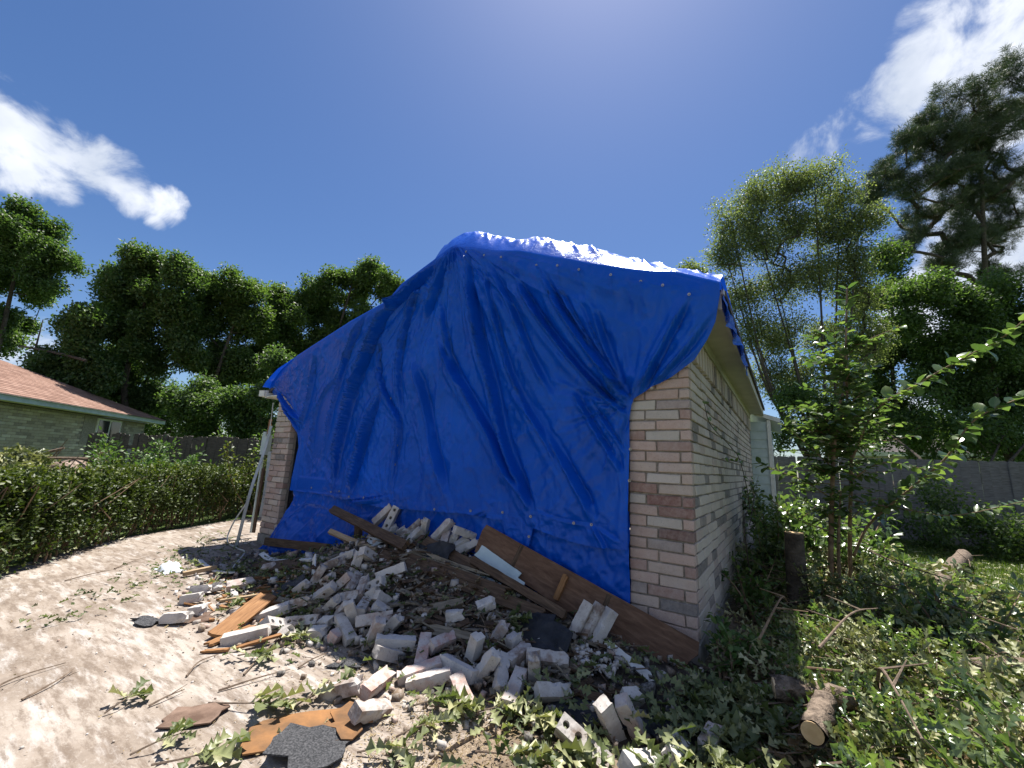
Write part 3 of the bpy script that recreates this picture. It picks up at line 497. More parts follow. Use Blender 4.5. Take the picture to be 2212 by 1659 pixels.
MYRTLE = [[(0.8, 1.91, -0.22), (0.83, 1.79, 0.4), (0.9, 1.66, 1.18), (0.96, 1.59, 1.64), (1.02, 1.58, 1.85)], [(0.96, 2.13, -0.16), (1.0, 1.98, 0.6), (1.05, 1.87, 1.19), (1.06, 1.75, 1.74), (1.08, 1.64, 2.25), (1.13, 1.54, 2.83)], [(0.86, 1.88, -0.15), (0.89, 1.75, 0.49), (0.94, 1.67, 0.98)], [(1.01, 1.97, 0.4), (1.14, 1.86, 0.71), (1.39, 1.71, 1.01), (1.61, 1.55, 1.28), (1.78, 1.41, 1.58), (2.08, 1.38, 1.76)], [(1.04, 1.8, 1.23), (1.24, 1.7, 1.69), (1.52, 1.59, 1.9), (1.78, 1.48, 2.07), (1.98, 1.34, 2.19), (2.13, 1.28, 2.35)], [(0.88, 1.71, 0.9), (0.68, 1.6, 1.05), (0.51, 1.53, 1.12), (0.33, 1.46, 1.2)], [(0.85, 1.76, 0.61), (0.59, 1.62, 0.71), (0.39, 1.45, 0.89)], [(0.9, 1.66, 1.18), (0.72, 1.55, 1.38), (0.54, 1.39, 1.56)], [(1.02, 1.86, 0.9), (1.35, 1.72, 0.86), (1.61, 1.53, 0.85), (2.02, 1.53, 1.0)], [(1.04, 1.82, 1.4), (0.89, 1.63, 1.52), (0.82, 1.54, 1.68)], [(1.03, 1.83, 1.07), (1.25, 1.81, 1.24), (1.51, 1.87, 1.21), (1.69, 1.89, 1.11)], [(1.01, 1.89, 0.73), (1.19, 1.85, 0.92), (1.41, 1.87, 0.89)], [(0.96, 1.59, 1.64), (1.11, 1.59, 1.8), (1.22, 1.64, 1.89)]]
BRANCHES = [((0.47, -0.26, 0.0), (1.37, 0.58, 0.05)), ((0.97, 1.7, 0.1), (1.59, 0.6, 0.15)), ((2.89, 6.98, 0.1), (1.9, 2.31, 0.15)), ((0.35, -0.12, 0.15), (0.49, 0.66, 0.2)), ((0.84, -0.35, 0.1), (0.88, -0.97, 0.15)), ((0.63, -0.19, 0.15), (1.0, 0.74, 0.2)), ((0.36, -1.0, 0.1), (0.59, -0.58, 0.15)), ((1.4, 1.68, 0.05), (1.44, 0.13, 0.1)), ((1.19, 2.59, 0.25), (1.44, 1.07, 0.3)), ((0.41, -1.12, 0.05), (0.61, -0.8, 0.1))]
VINE = [[(0.12, 1.77, 0.08), (0.1, 1.74, 0.62), (0.1, 2.5, 0.76), (0.08, 1.95, 1.21), (0.06, 1.21, 1.34), (0.04, 0.22, 1.43), (0.03, 0.03, 1.56)], [(0.1, 2.35, 0.54), (0.12, 4.24, 1.08)], [(0.08, 1.95, 1.21), (0.07, 0.51, 1.2)], [(0.1, 1.74, 0.62), (0.1, 1.47, 0.33)]]
U2 = [(-32.19, 2.79, 3.09, 1.16), (-31.46, 3.79, 2.94, 1.16), (-30.69, 4.83, 2.78, 1.16), (-28.33, 5.36, 3.05, 1.16), (-33.82, 2.08, 3.57, 0.9), (-32.57, 3.18, 4.5, 1.03), (-29.09, 4.51, 4.51, 1.16), (-28.15, 5.88, 3.37, 1.03), (-30.74, 4.98, 2.0, 0.9), (-28.82, 5.24, 2.14, 0.98), (-28.46, 5.98, 2.08, 0.93), (-28.07, 6.75, 2.01, 0.93), (-28.54, 5.22, 3.04, 1.03), (-26.7, 7.1, 2.3, 1.03)]
R5 = [(4.19, 18.36, 8.37, 0.91), (4.86, 19.78, 6.29, 1.05), (4.03, 20.02, 5.0, 0.91), (4.94, 19.85, 4.14, 0.95), (3.89, 19.11, 6.43, 0.86), (4.82, 19.26, 10.49, 0.76), (5.25, 20.35, 2.85, 0.86), (6.85, 21.79, 3.36, 0.95), (8.82, 23.59, 3.32, 1.05), (3.52, 19.14, 3.13, 0.76), (5.11, 19.36, 8.78, 0.86)]
R2X = [(9.22, 24.21, 14.9, 0.89), (9.44, 23.94, 16.69, 0.85), (9.77, 23.68, 18.7, 0.81), (8.9, 24.46, 12.89, 0.76), (10.0, 24.66, 15.17, 0.76), (8.67, 23.8, 15.09, 0.72), (7.47, 22.55, 17.03, 0.76), (5.91, 21.69, 16.27, 0.63)]
# ================================================================== setting
GZ = -.12                                                # driveway level; z = 0 is the lowest brick bed
me = mesh("ground", [(-220, -120, -.14), (220, -120, -.14), (220, 260, -.14), (-220, 260, -.14)], [(0, 1, 2, 3)], M_SOIL)
tag(link("ground", me), kind="structure")
dv = [(-7.5, .1), (-7.0, -1.0), (-6.0, -2.0), (-5.1, -2.7), (-4.3, -4.0), (-4.3, -16), (2.2, -16), (1.6, -5), (.2, -3.6), (-.55, -2.6), (-.75, -1.6), (-.6, -.9), (-.4, .02), (-5.62, .02), (-5.9, .3), (-6.1, 5), (-8.2, 5), (-7.9, .9)]
mb = MB(); n = len(dv)
V = [(x, y, GZ) for x, y in dv]+[(x, y, -.2) for x, y in dv]
mb.add(V, [tuple(range(n))]+[(i, (i+1) % n, n+(i+1) % n, n+i) for i in range(n)])
tag(mb.obj("driveway", M_DRIVE), kind="structure")
me = mesh("lawn", [(.9, -2.5, -.132), (14, -2.5, -.132), (14, 9.45, -.132), (.45, 9.45, -.132), (.45, 3, -.132)], [(0, 1, 2, 3, 4)], M_LAWN)
tag(link("lawn", me), kind="structure")
me = mesh("unseen_street", [(-60, -26, -.128), (60, -26, -.128), (60, -16, -.128), (-60, -16, -.128)], [(0, 1, 2, 3)], M_DRIVE)  # pale street added behind the camera to bounce light onto the shaded front
tag(link("unseen_street", me), kind="structure")

# ================================================================== brick garage
def brick_mesh(name, L, H, D, mat, seed, bev=.0045, jit=.0022):
    r = np.random.default_rng(seed); V = []; idx = {}
    for sx in (-1, 1):
        for sy in (-1, 1):
            for sz in (-1, 1):
                c = np.array([sx*L/2, sy*D/2, sz*H/2]); j = r.normal(0, jit, 3)
                for a in range(3):
                    q = c.copy()
                    for k in range(3):
                        if k != a: q[k] -= np.sign(q[k])*bev*r.uniform(.6, 1.6)
                    idx[(sx, sy, sz, a)] = len(V); V.append(q+j)
    F = []
    s = (-1, 1)
    for a in range(3):
        b_, c_ = [(1, 2), (2, 0), (0, 1)][a]
        for sg in s:
            f = []
            for (p, q) in ((-1, -1), (1, -1), (1, 1), (-1, 1)):
                k = [0, 0, 0]; k[a] = sg; k[b_] = p; k[c_] = q; f.append(idx[(*k, a)])
            F.append(f if sg > 0 else f[::-1])
    for a in range(3):                                    # edges parallel to axis a
        b_, c_ = [(1, 2), (2, 0), (0, 1)][a]
        for p in s:
            for q in s:
                k0 = [0, 0, 0]; k0[a] = -1; k0[b_] = p; k0[c_] = q; k1 = list(k0); k1[a] = 1
                f = [idx[(*k0, b_)], idx[(*k1, b_)], idx[(*k1, c_)], idx[(*k0, c_)]]
                F.append(f if p*q < 0 else f[::-1])
    for sx in s:
        for sy in s:
            for sz in s:
                f = [idx[(sx, sy, sz, a)] for a in range(3)]; F.append(f if sx*sy*sz > 0 else f[::-1])
    return mesh(name, V, F, mat)
CO, BH = .0762, .0665
BL = .2345
WALLB = [brick_mesh("brick", BL, BH, .07, M_BRICK, i) for i in range(6)]
def front_col():
    r = random.random()
    if r < .50: c = (.43, .315, .268)
    elif r < .78: c = (.455, .36, .305)
    elif r < .90: c = (.32, .21, .178)
    elif r < .97: c = (.30, .25, .23)
    else: c = (.47, .42, .37)
    k = random.uniform(.92, 1.08); return tuple(x*k for x in c)
def side_col():
    r = random.random()
    if r < .66: c = (.49, .425, .36)
    elif r < .84: c = (.44, .355, .305)
    elif r < .95: c = (.16, .145, .135)
    else: c = (.26, .22, .20)
    k = random.uniform(.88, 1.12); return tuple(x*k for x in c)
house = empty("brick_garage", (-2.8, 0, -.14))
tag(house, "brick garage with its front wall torn open and its roof under blue tarp", "garage")
FAR = []                                                   # bricks too small in view to stand singly
def put_brick(parent, face, a0, a1, row, col, far=False):
    """one stretcher or cut brick; face 'front' runs along X at Y=0, 'side' runs along Y at X=0"""
    L = a1-a0; mid = (a0+a1)/2; z = row*CO+CO/2+random.uniform(-.0012, .0012); pr = random.uniform(0, .004)
    if far:
        FAR.append((face, a0, a1, z, col, pr)); return
    o = link("brick", random.choice(WALLB), parent); o.scale = (L/BL, 1, 1); o.color = (*col, 1)
    if face == 'front': o.location = (mid, .035-pr, z)
    elif face == 'side': o.location = (-.035+pr, mid, z); o.rotation_euler = (0, 0, math.pi/2)
    elif face == 'jamb': o.location = (-5.21+pr, mid, z); o.rotation_euler = (0, 0, math.pi/2)
    o.rotation_euler[1] += random.uniform(-.004, .004)
OV = {(11, 1): (.20, .10, .085), (10, 0): (.22, .12, .10), (11, 0): (.25, .14, .12), (8, 0): (.15, .085, .075), (2, 0): (.165, .15, .148), (17, 1): (.43, .40, .355), (19, 1): (.41, .375, .335), (20, 1): (.44, .42, .37), (12, 1): (.27, .16, .13), (12, 0): (.42, .34, .28)}
J = .4403; JT = .0095
for row in range(27):                                       # right pier, front face
    if row % 2 == 0: segs = [(-BL, -0.001), (-J, -BL-JT)]
    else: segs = [(-.07, -.001), (-.07-JT-BL, -.07-JT), (-J, -.07-2*JT-BL)]
    for k, (a, b_) in enumerate(segs):
        c = OV.get((row, k), front_col()); put_brick(house, 'front', a, b_, row, c)
nside = 0
for row in range(25):                                       # side wall
    y = .0715+JT if row % 2 == 0 else .0715
    first = True
    if row % 2 == 1: y = .0715+JT*.3; L0 = BL-.0715
    else: L0 = BL
    while y < 6.0:
        e = min(6.0, y+(L0 if first else BL)); first = False
        put_brick(house, 'side', y, e, row, side_col(), far=(y > 1.75)); y = e+JT
for row in range(26):                                       # left pier, front face and the reveal of the opening
    if row % 2 == 0: segs = [(-5.593, -5.593+BL), (-5.593+BL+JT, -5.176)]
    else: segs = [(-5.593, -5.593+.11), (-5.593+.11+JT, -5.593+.11+JT+BL), (-5.593+.11+2*JT+BL, -5.176)]
    for (a, b_) in segs: put_brick(house, 'front', a, b_, row, front_col() if random.random() < .5 else side_col())
V = []; F = []; C = []
for (face, a0, a1, z, col, pr) in FAR:
    lo = np.array([-.07, a0, z-BH/2]); hi = np.array([pr, a1, z+BH/2])
    v = np.array([[x, y, w] for x in (0, 1) for y in (0, 1) for w in (0, 1)])*(hi-lo)+lo
    v[4:, 1] += np.where(v[4:, 1] > (a0+a1)/2, -.003, .003); v[4:, 2] += np.where(v[4:, 2] > z, -.003, .003)
    o = len(V)*8; V.append(v); C += [col]*8
    F += [[i+o for i in f] for f in [(0, 1, 3, 2), (4, 6, 7, 5), (0, 4, 5, 1), (2, 3, 7, 6), (0, 2, 6, 4), (1, 5, 7, 3)]]
tag(link("far_bricks", mesh("far_bricks", np.concatenate(V), F, M_BRICKJ, col=np.array(C)), house), kind="stuff")
SOLD = [brick_mesh("soldier_brick", .064, .205, .075, M_BRICK, 40+i) for i in range(3)]
y = .012; k = 0
while y < 5.95:                                             # soldier course under the eave, every other brick set forward and low
    o = link("soldier_brick", random.choice(SOLD), house); o.color = (*[c*.92 for c in side_col()], 1)
    o.rotation_euler = (0, 0, math.pi/2); o.location = (-.035+(.022 if k % 2 else .002), y+.032, 2.045-(.03 if k % 2 else 0))
    y += .0735; k += 1
mb = MB()                                                   # mortar backing, recessed behind the brick faces
mb.box2((-J+.003, .012, -.02), (-.012, .1, 2.12)); mb.box2((-.1, .1, -.02), (-.012, 6.0, 2.2)); mb.box2((-5.59, .012, -.02), (-5.179, .1, 2.0))
mb.box2((-5.59, .1, -.02), (-5.49, 6.0, 2.0)); mb.box2((-5.59, 6.0, -.02), (-.02, 6.1, 2.2))
mb.obj("mortar_wall", M_MORTAR, house)
mb = MB()
xs = [-5.58, -2.35, -.02]; zs = [2.0, 3.22, 2.32]
mb.add([(x, .02, 2.0) for x in xs]+[(x, .02, z) for x, z in zip(xs, zs)]+[(x, .1, 2.0) for x in xs]+[(x, .1, z) for x, z in zip(xs, zs)],
       [(0, 1, 4, 3), (1, 2, 5, 4), (7, 6, 9, 10), (8, 7, 10, 11), (3, 4, 10, 9), (4, 5, 11, 10), (0, 6, 7, 1), (1, 7, 8, 2)])
mb.obj("gable_panel", W_PLY, house)
mb = MB(); mb.box2((-5.49, .1, -.06), (-.1, 6, -.02)); mb.obj("garage_floor", M_FOUND, house)
for (a_, b_) in (((-.43, -.012, -.3), (.012, .2, -.003)), ((-.2, .2, -.3), (.014, 6.0, -.003)), ((-5.6, -.012, -.3), (-5.17, .2, -.003)), ((-5.6, .2, -.3), (-5.4, 6, -.004))): MB().box2(a_, b_).obj("foundation", M_FOUND, house)
mb = MB(); mb.box2((.003, .03, 2.150), (.022, 6.0, 2.238)); mb.obj("frieze_board", M_CREAM, house)
mb = MB(); mb.box2((-.02, -.05, 2.240), (.218, 6.05, 2.252)); mb.obj("soffit", M_CREAM, house)
mb = MB(); mb.box2((.2185, -.06, 2.215), (.243, 6.06, 2.345)); mb.obj("fascia", M_CREAM, house)
mb = MB(); mb.box2((.2435, -.065, 2.322), (.262, 6.06, 2.358)); mb.obj("drip_edge", M_WHITE, house)
mb = MB(); mb.box2((-5.9, -.04, 1.90), (-5.6, 6, 1.915)); mb.box2((-5.925, -.05, 1.885), (-5.902, 6, 2.0)); mb.obj("left_eave_board", M_WHITE, house)
def roof_z(x): return np.interp(x, [-5.95, -2.35, .27], [2.0, 3.28, 2.36])
mb = MB(); rx = [-5.95, -2.35, .27]
mb.add([(x, y, roof_z(x)+dz) for y in (-.02, 6.1) for dz in (0, -.05) for x in rx], [(0, 1, 7, 6), (1, 2, 8, 7), (3, 9, 10, 4), (4, 10, 11, 5), (0, 3, 4, 1), (1, 4, 5, 2), (6, 7, 10, 9), (7, 8, 11, 10), (2, 5, 11, 8), (0, 6, 9, 3)])
mb.obj("roof", M_ROOFG, house)
# sided bump at the back of the side wall
annex = empty("sided_annex", (.2, 7, -.14)); tag(annex, "pale blue lap-sided annex at the far end of the brick side wall", "annex")
mb = MB(); mb.box2((-.1, 6.12, -.2), (.30, 8.6, 2.1)); mb.obj("wall_core", M_SIDING, annex)
for i in range(13):
    z = -.05+i*.165
    for (a, b_, ax) in ((.0, .30, 'x'), (6.05, 8.6, 'y')):
        mb = MB()
        if ax == 'x': v = [(a, 6.118, z), (b_, 6.118, z), (b_, 6.118, z+.175), (a, 6.118, z+.175), (a, 6.095, z), (b_, 6.095, z), (b_, 6.112, z+.175), (a, 6.112, z+.175)]
        else: v = [(.302, 6.1, z), (.302, b_, z), (.302, b_, z+.175), (.302, 6.1, z+.175), (.325, 6.1, z), (.325, b_, z), (.308, b_, z+.175), (.308, 6.1, z+.175)]
        mb.add(v, [(4, 5, 6, 7), (0, 3, 2, 1), (0, 1, 5, 4), (3, 7, 6, 2), (0, 4, 7, 3), (1, 2, 6, 5)]); mb.obj("siding_board", M_SIDING, annex)
mb = MB(); mb.box2((.285, 6.078, -.15), (.345, 6.16, 2.13)); mb.obj("corner_trim", M_WHITE, annex)
mb = MB(); mb.box2((.327, 6.6, .6), (.345, 7.5, 1.7)); mb.obj("window_frame", M_WHITE, annex)
mb = MB(); mb.box2((.346, 6.68, .68), (.35, 7.42, 1.62)); mb.obj("pane", M_GLASS, annex)
mb = MB(); mb.add([(-.1, 6.06, 2.3), (.5, 6.06, 2.08), (.5, 8.7, 2.08), (-.1, 8.7, 2.3), (-.1, 6.06, 2.38), (.5, 6.06, 2.16), (.5, 8.7, 2.16), (-.1, 8.7, 2.38)], [(0, 3, 2, 1), (4, 5, 6, 7), (0, 1, 5, 4), (1, 2, 6, 5), (2, 3, 7, 6), (0, 4, 7, 3)]); mb.obj("roof", M_WHITE, annex)

# ================================================================== blue tarps
def itp(x, P): return np.interp(x, [p[0] for p in P], [p[1] for p in P])
def fold_disp(X, Z):
    D = np.zeros_like(X)
    for pts, h, w in FOLDS:
        w = w*.62
        P = spline([(x, z) for x, z in pts], 5); best = np.full(X.shape, 1e9); sd_ = np.zeros_like(X); tt = np.zeros_like(X)
        n = len(P)-1
        for i in range(n):
            a, b_ = P[i], P[i+1]; d = b_-a; L2 = d @ d+1e-9
            t = np.clip(((X-a[0])*d[0]+(Z-a[1])*d[1])/L2, 0, 1)
            ex = X-a[0]-t*d[0]; ez = Z-a[1]-t*d[1]; dist = np.hypot(ex, ez); m_ = dist < best
            best = np.where(m_, dist, best); sd_ = np.where(m_, np.sign(ex*d[1]-ez*d[0])*dist, sd_); tt = np.where(m_, (i+t)/n, tt)
        env = np.clip(tt*5, .15, 1)*np.clip((1-tt)*5, .1, 1)
        q = sd_/w
        D += h*env*(np.exp(-np.abs(q-.25)*1.5)-.85*np.exp(-np.abs(q+.9)*1.7)+.30*np.exp(-((q-2.4)/1.3)**2))
    return D
def crinkle(X, Z, s=0):
    r1 = np.abs(fbm(X*5.5+Z*1.5, Z*3.2-X*.8, 4, 3+s)-.47); r2_ = np.abs(fbm(X*9-Z*5, Z*7+X*3, 3, 21+s)-.45)
    return .030*(.14-r1).clip(0, .14)/.14*.9+.011*(.13-r2_).clip(0, .13)/.13
tarp = empty("blue_tarp", (-2.8, -.05, -.12)); tag(tarp, "big creased blue tarp draped over the roof and open front of the garage", "tarp")
right_all = sorted(TRIGHT+[(-.425, 1.45), (-.428, 1.0), (-.432, .4)], key=lambda p: p[1])
def x_right(z):
    rk = [(p[1], p[0]) for p in RAKE if p[0] >= -2.3][::-1]
    lo = [(p[1], p[0]) for p in right_all]
    return np.where(z > 2.40, np.interp(z, [a for a, _ in rk], [b_ for _, b_ in rk]), np.interp(z, [a for a, _ in lo], [b_ for _, b_ in lo]))
def x_left(z):
    rk = [(p[1], p[0]) for p in RAKE if p[0] <= -2.3]; lo = sorted([(p[1], p[0]) for p in TLEFT])
    return np.where(z > 2.04, np.interp(z, [a for a, _ in rk], [b_ for _, b_ in rk]), np.interp(z, [a for a, _ in lo], [b_ for _, b_ in lo]))
HEMB = [(-4.9, .62), (-4.0, .61), (-3.0, .57), (-2.4, .60), (-1.9, .62), (-1.52, .60), (-1.47, .45), (-1.24, .43), (-1.21, .58), (-.9, .52), (-.7, .50), (-.42, .52)]
NU, NZ = 470, 250
zz = np.linspace(.6, 3.357, NZ); uu = np.linspace(0, 1, NU)
Zg, Ug = np.meshgrid(zz, uu, indexing='ij'); Xg = x_left(Zg)*(1-Ug)+x_right(Zg)*Ug
Zg = Zg+(itp(Xg, HEMB)-.6)*np.clip(1-(Zg-.6)/.45, 0, 1)**1.5
rk = itp(Xg, RAKE)
edge = np.clip((Zg-1.75)/(rk-1.75+1e-3), 0, 1)
Yg = -.035-.075*edge**1.2
rz = np.clip((rk-Zg)/.12, 0, 1)                              # folds die out at the fixed top edge
el = np.clip(Ug/.02, 0, 1)*np.clip((1-Ug)/.02, 0, 1)
low = (fbm(Xg*.9, Zg*.7, 2, 5)-.45)*.16
ov = itp(Zg, sorted([(z, x) for x, z in OVERLAP])); step = .018*np.clip((Xg-ov)/.012, 0, 1)*np.clip((2.3-Zg)/.35, 0, 1)*np.clip((-1.2-Xg)/1.2, 0, 1)
def fan(px, pz, k, amp, reach, seed):                          # creases radiating from a pinned or gathered point
    dx, dz = Xg-px, Zg-pz; r = np.hypot(dx, dz)+1e-6; a_ = np.arctan2(dz, dx)
    return amp*np.clip(r/.05, 0, 1)*np.exp(-r/reach)*(np.abs(vnoise(a_*k+50, np.log(r+.05)*1.2+9, seed)-.5)*-4+1)
D = fold_disp(Xg, Zg)*2.2+low+crinkle(Xg, Zg)*.42+fan(-.43, 1.56, 7, .030, .75, 3)+fan(-2.3, 3.42, 15, .024, 2.2, 5)+fan(-2.9, 3.15, 9, .018, 1.6, 15)*(Xg < -2.3)+fan(-1.24, .55, 6, .010, .4, 6)+fan(-4.9, 1.35, 6, .018, .6, 7)+fan(-3.0, .62, 7, .010, .4, 8)
for gi, (gx, gz) in enumerate(GROMMETS[:10]):                # short pleats hanging from the nailed grommets
    dz = np.clip(gz-Zg, 0, None); cx_ = gx+dz*(.10+.05*(gi % 3)); D += .016*np.exp(-np.abs(Xg-cx_)/.016)*np.exp(-dz/.35)*(Zg < gz)
Yg = Yg-(D*rz*(.25+.75*el)+step)
Yg = Yg-.055*np.clip((1.25-Zg)/.5, 0, 1)
Yg = np.minimum(Yg, np.where(Zg < .8, -.050, -.012))
pier = (Xg > -.47) & (Zg < 2.1); Yg = np.where(pier, np.minimum(Yg, -.02), Yg)
# hem stands off and the left wing curls round the eave
Yg += .10*np.clip((-5.1-Xg)/.8, 0, 1)
V = np.stack([Xg, Yg, Zg], -1).reshape(-1, 3)
fo = link("front_sheet", mesh("front_sheet", V, grid_faces(NZ, NU)[:, ::-1], M_TARP, True), tarp)
# roof sheet, lumpy over the broken ridge
NX, NY = 420, 90
xs = np.linspace(-5.93, .245, NX); ys = np.concatenate([np.linspace(-.105, .5, 60), np.linspace(.55, 5.6, 30)])
Xr, Yr = np.meshgrid(xs, ys, indexing='ij')
rk = itp(Xr, RAKE); crest = np.where(Xr < -2.58, rk+.16*np.clip((Xr+5.9)/3.3, 0, 1)*0+.02, itp(Xr, CREST))
crest = np.maximum(crest, rk+.01)
t = np.clip((Yr+.105)/.30, 0, 1); up = np.sin(t*math.pi/2)**.9
fall = np.clip((Yr-.2)/1.2, 0, 1); base = np.maximum(roof_z(Xr)+.04, rk-.05)
Zr = rk*(1-up)+crest*up; Zr = np.where(Yr > .2, crest*(1-fall)+base*fall, Zr)
w = np.clip((Yr+.08)/.1, 0, 1)*np.clip((.19-np.abs(Yr-.03))/.1, .25, 1)
rid = np.abs(vnoise(Xr*5+Yr*5, Yr*1.6, 4)-.5)+.35*np.abs(vnoise(Xr*13-Yr*8, Yr*4, 9)-.5)
Zr += w*(.026*(.3-rid).clip(0, .3)/.3-.010)+crinkle(Xr*1.3, Yr*1.3, 40)*.35*w
Zr += w*.007*(1-2.2*np.abs(vnoise(Xr*17+Yr*9, Yr*11-Xr*4, 51)-.5))+w*.002*(1-2*np.abs(vnoise(Xr*38, Yr*30, 53)-.5))
Yr2 = Yr-.03*w*(vnoise(Xr*7, Yr*4, 33)-.5)
link("roof_sheet", mesh("roof_sheet", np.stack([Xr, Yr2, Zr], -1).reshape(-1, 3), grid_faces(NX, NY)[:, ::-1], M_TARP, True), tarp)
# flap hanging over the right eave
NS, NT = 120, 50
ss = np.linspace(0, 1, NS); tt = np.linspace(0, 1, NT); S_, T_ = np.meshgrid(ss, tt, indexing='ij')
yt = -.10+1.95*S_; zt = 2.415-.03*S_; zb = np.interp(S_, [0, .03, .1, .5, .85, 1], [2.06, 2.10, 2.14, 2.18, 2.12, 2.10]); zb = zb+.02*np.sin(S_*40)*S_
Zf = zt*(1-T_)+zb*T_; Xf = .25+.02*np.sin(S_*23+T_*2)*T_+.035*(vnoise(S_*14, T_*3, 2)-.5)*T_+.012*(vnoise(S_*40, T_*12, 6)-.5)+.02*T_
link("eave_flap", mesh("eave_flap", np.stack([Xf, yt-.05*T_*(1-S_), Zf], -1).reshape(-1, 3), grid_faces(NS, NT), M_TARP, True), tarp)
# grommets
def ring_mesh(name, R1, R2, mat, k=12):
    V = []; F = []
    for i in range(k):
        a = 2*math.pi*i/k
        for (r, y) in ((R1, .0), (R1, -.003), (R2, -.004), (R2, .0)): V.append((r*math.cos(a), y, r*math.sin(a)))
    for i in range(k):
        j = (i+1) % k
        for q in range(4): F.append((i*4+q, j*4+q, j*4+(q+1) % 4, i*4+(q+1) % 4))
    return mesh(name, V, F, mat)
gm_ = ring_mesh("grommet", .005, .0105, M_GROM)
def sheet_y(x, z):
    i = np.argmin((Xg-x)**2+(Zg-z)**2); return Yg.ravel()[i]
for (x, z) in GROMMETS:
    o = link("grommet", gm_, tarp); zc = max(z, float(itp(x, HEMB))+.02); o.location = (x, sheet_y(x, zc)-.004, zc)
# second tarp under the hem
lower = empty("lower_tarp", (-2.8, -.03, -.12)); tag(lower, "lower blue tarp showing under the hem, reaching down behind the rubble", "tarp")
NX, NZ2 = 320, 70
xs = np.linspace(0, 1, NX); zs = np.linspace(-.13, .78, NZ2); Ul, Zl = np.meshgrid(xs, zs, indexing='ij')
xl = np.interp(Zl, [-.13, 0, .25, .5, .8], [-5.15, -5.02, -4.93, -4.84, -4.82]); xr = np.full_like(Zl, -.434); Xl = xl*(1-Ul)+xr*Ul
Yl = -.018-.012*fbm(Xl*1.5, Zl*2, 3, 8)-crinkle(Xl, Zl, 60)*.6
lf = np.clip((-3.4-Xl)/1.2, 0, 1)*np.clip((.45-Zl)/.5, 0, 1)
Yl -= .20*lf**1.5+.05*lf*np.sin(Xl*9+Zl*3)
diag = np.abs(((Xl+2.1)*.75+(Zl-.62)*1.0) % .31-.155); Yl -= .012*np.exp(-diag/.02)*(Xl > -2.4)
dg2 = np.abs(((Xl+.5)*1.0-(Zl-.5)*.8+.06*np.sin(Zl*9)) % .43-.215); Yl -= .016*np.exp(-dg2/.018)*(Xl < -1.2)
Yl -= .012*np.exp(-np.abs(Zl-.46-.03*np.sin(Xl*4))/.012)*(Xl < -3.0)
Yl = np.maximum(np.minimum(Yl, -.011), np.where(Zl > .42, -.048, -1))
link("sheet", mesh("sheet", np.stack([Xl, Yl, Zl], -1).reshape(-1, 3), grid_faces(NX, NZ2), M_TARP, True), lower)
# ================================================================== rubble pile
def heap(x, y):
    cr_ = np.interp(x, [-5.2, -4.6, -4.1, -3.6, -3.0, -2.3, -1.7, -1.2, -.7, -.2, .3], [0, .04, .1, .22, .42, .46, .36, .24, .14, .05, 0])
    return GZ+cr_*np.clip((y+1.28)/.95, 0, 1)**1.1
xs = np.linspace(-5.3, .4, 260); ys = np.linspace(-1.55, -.04, 80); Xh, Yh = np.meshgrid(xs, ys, indexing='ij')
hz = heap(Xh, Yh); amt = np.clip((hz-GZ)/.05, 0, 1)
Zh = hz-.014+amt*(.07*(fbm(Xh*4, Yh*4, 4, 3)-.5)+.02*(fbm(Xh*16, Yh*16, 3, 7)-.5))-.012*(1-amt)
tag(link("rubble_mound", mesh("rubble_mound", np.stack([Xh, Yh, Zh], -1).reshape(-1, 3), grid_faces(260, 80)[:, ::-1], M_FINES)), "mound of broken mortar, dirt and wood crumbs under the fallen bricks", "rubble", kind="stuff")
def ground_z(x, y): return np.where((y > -1.5) & (y < -.04) & (x > -5.3) & (x < .4), heap(x, y), GZ)
def chips(n, xr, yr, size, seed, dens=None):
    r = np.random.default_rng(seed); P = np.stack([r.uniform(*xr, n), r.uniform(*yr, n)], 1)
    if dens is not None: P = P[r.random(n) < dens(P[:, 0], P[:, 1])]
    n = len(P); z = ground_z(P[:, 0], P[:, 1])
    s = size[0]+(size[1]-size[0])*r.random(n)**3
    base = np.array([[x, y, w] for x in (-1, 1) for y in (-1, 1) for w in (-1, 1)], float)
    B_ = base[None]*(s[:, None, None]*r.uniform(.35, 1, (n, 1, 3)))*r.uniform(.6, 1.15, (n, 8, 3))
    a = r.uniform(0, 6.28, n); ca, sa = np.cos(a)[:, None], np.sin(a)[:, None]; tl = r.normal(0, .35, (n, 1))
    x = B_[..., 0]*ca-B_[..., 1]*sa; y = B_[..., 0]*sa+B_[..., 1]*ca; w = B_[..., 2]+tl*B_[..., 0]
    V = np.stack([x+P[:, :1], y+P[:, 1:], w+(z+s*.35)[:, None]], -1).reshape(-1, 3)
    f = np.array([(0, 1, 3, 2), (4, 6, 7, 5), (0, 4, 5, 1), (2, 3, 7, 6), (0, 2, 6, 4), (1, 5, 7, 3)])
    F = (f[None]+(np.arange(n)*8)[:, None, None]).reshape(-1, 4)
    return V, F, np.repeat(r.random(n)**.62, 8)
def chip_obj(name, label, *a, **k):
    V, F, T = chips(*a, **k); tag(link(name, mesh(name, V, F, M_CHIP, tone=T)), label, "rubble", kind="stuff")
def near_heap(x, y):
    d = np.hypot((x+2.0)/2.6, (y+.75)/.8); return np.clip(1.45-d, .0, 1)**1.3
chip_obj("rubble_chips", "crumbs of brick, mortar and rotten wood strewn over the rubble pile", 5200, (-5.2, .3), (-1.75, -.1), (.004, .030), 5, dens=near_heap)
chip_obj("rubble_lumps", "fist-sized broken lumps between the whole bricks of the pile", 230, (-4.4, 0), (-1.3, -.15), (.02, .05), 6, dens=lambda x, y: near_heap(x, y)**1.5)
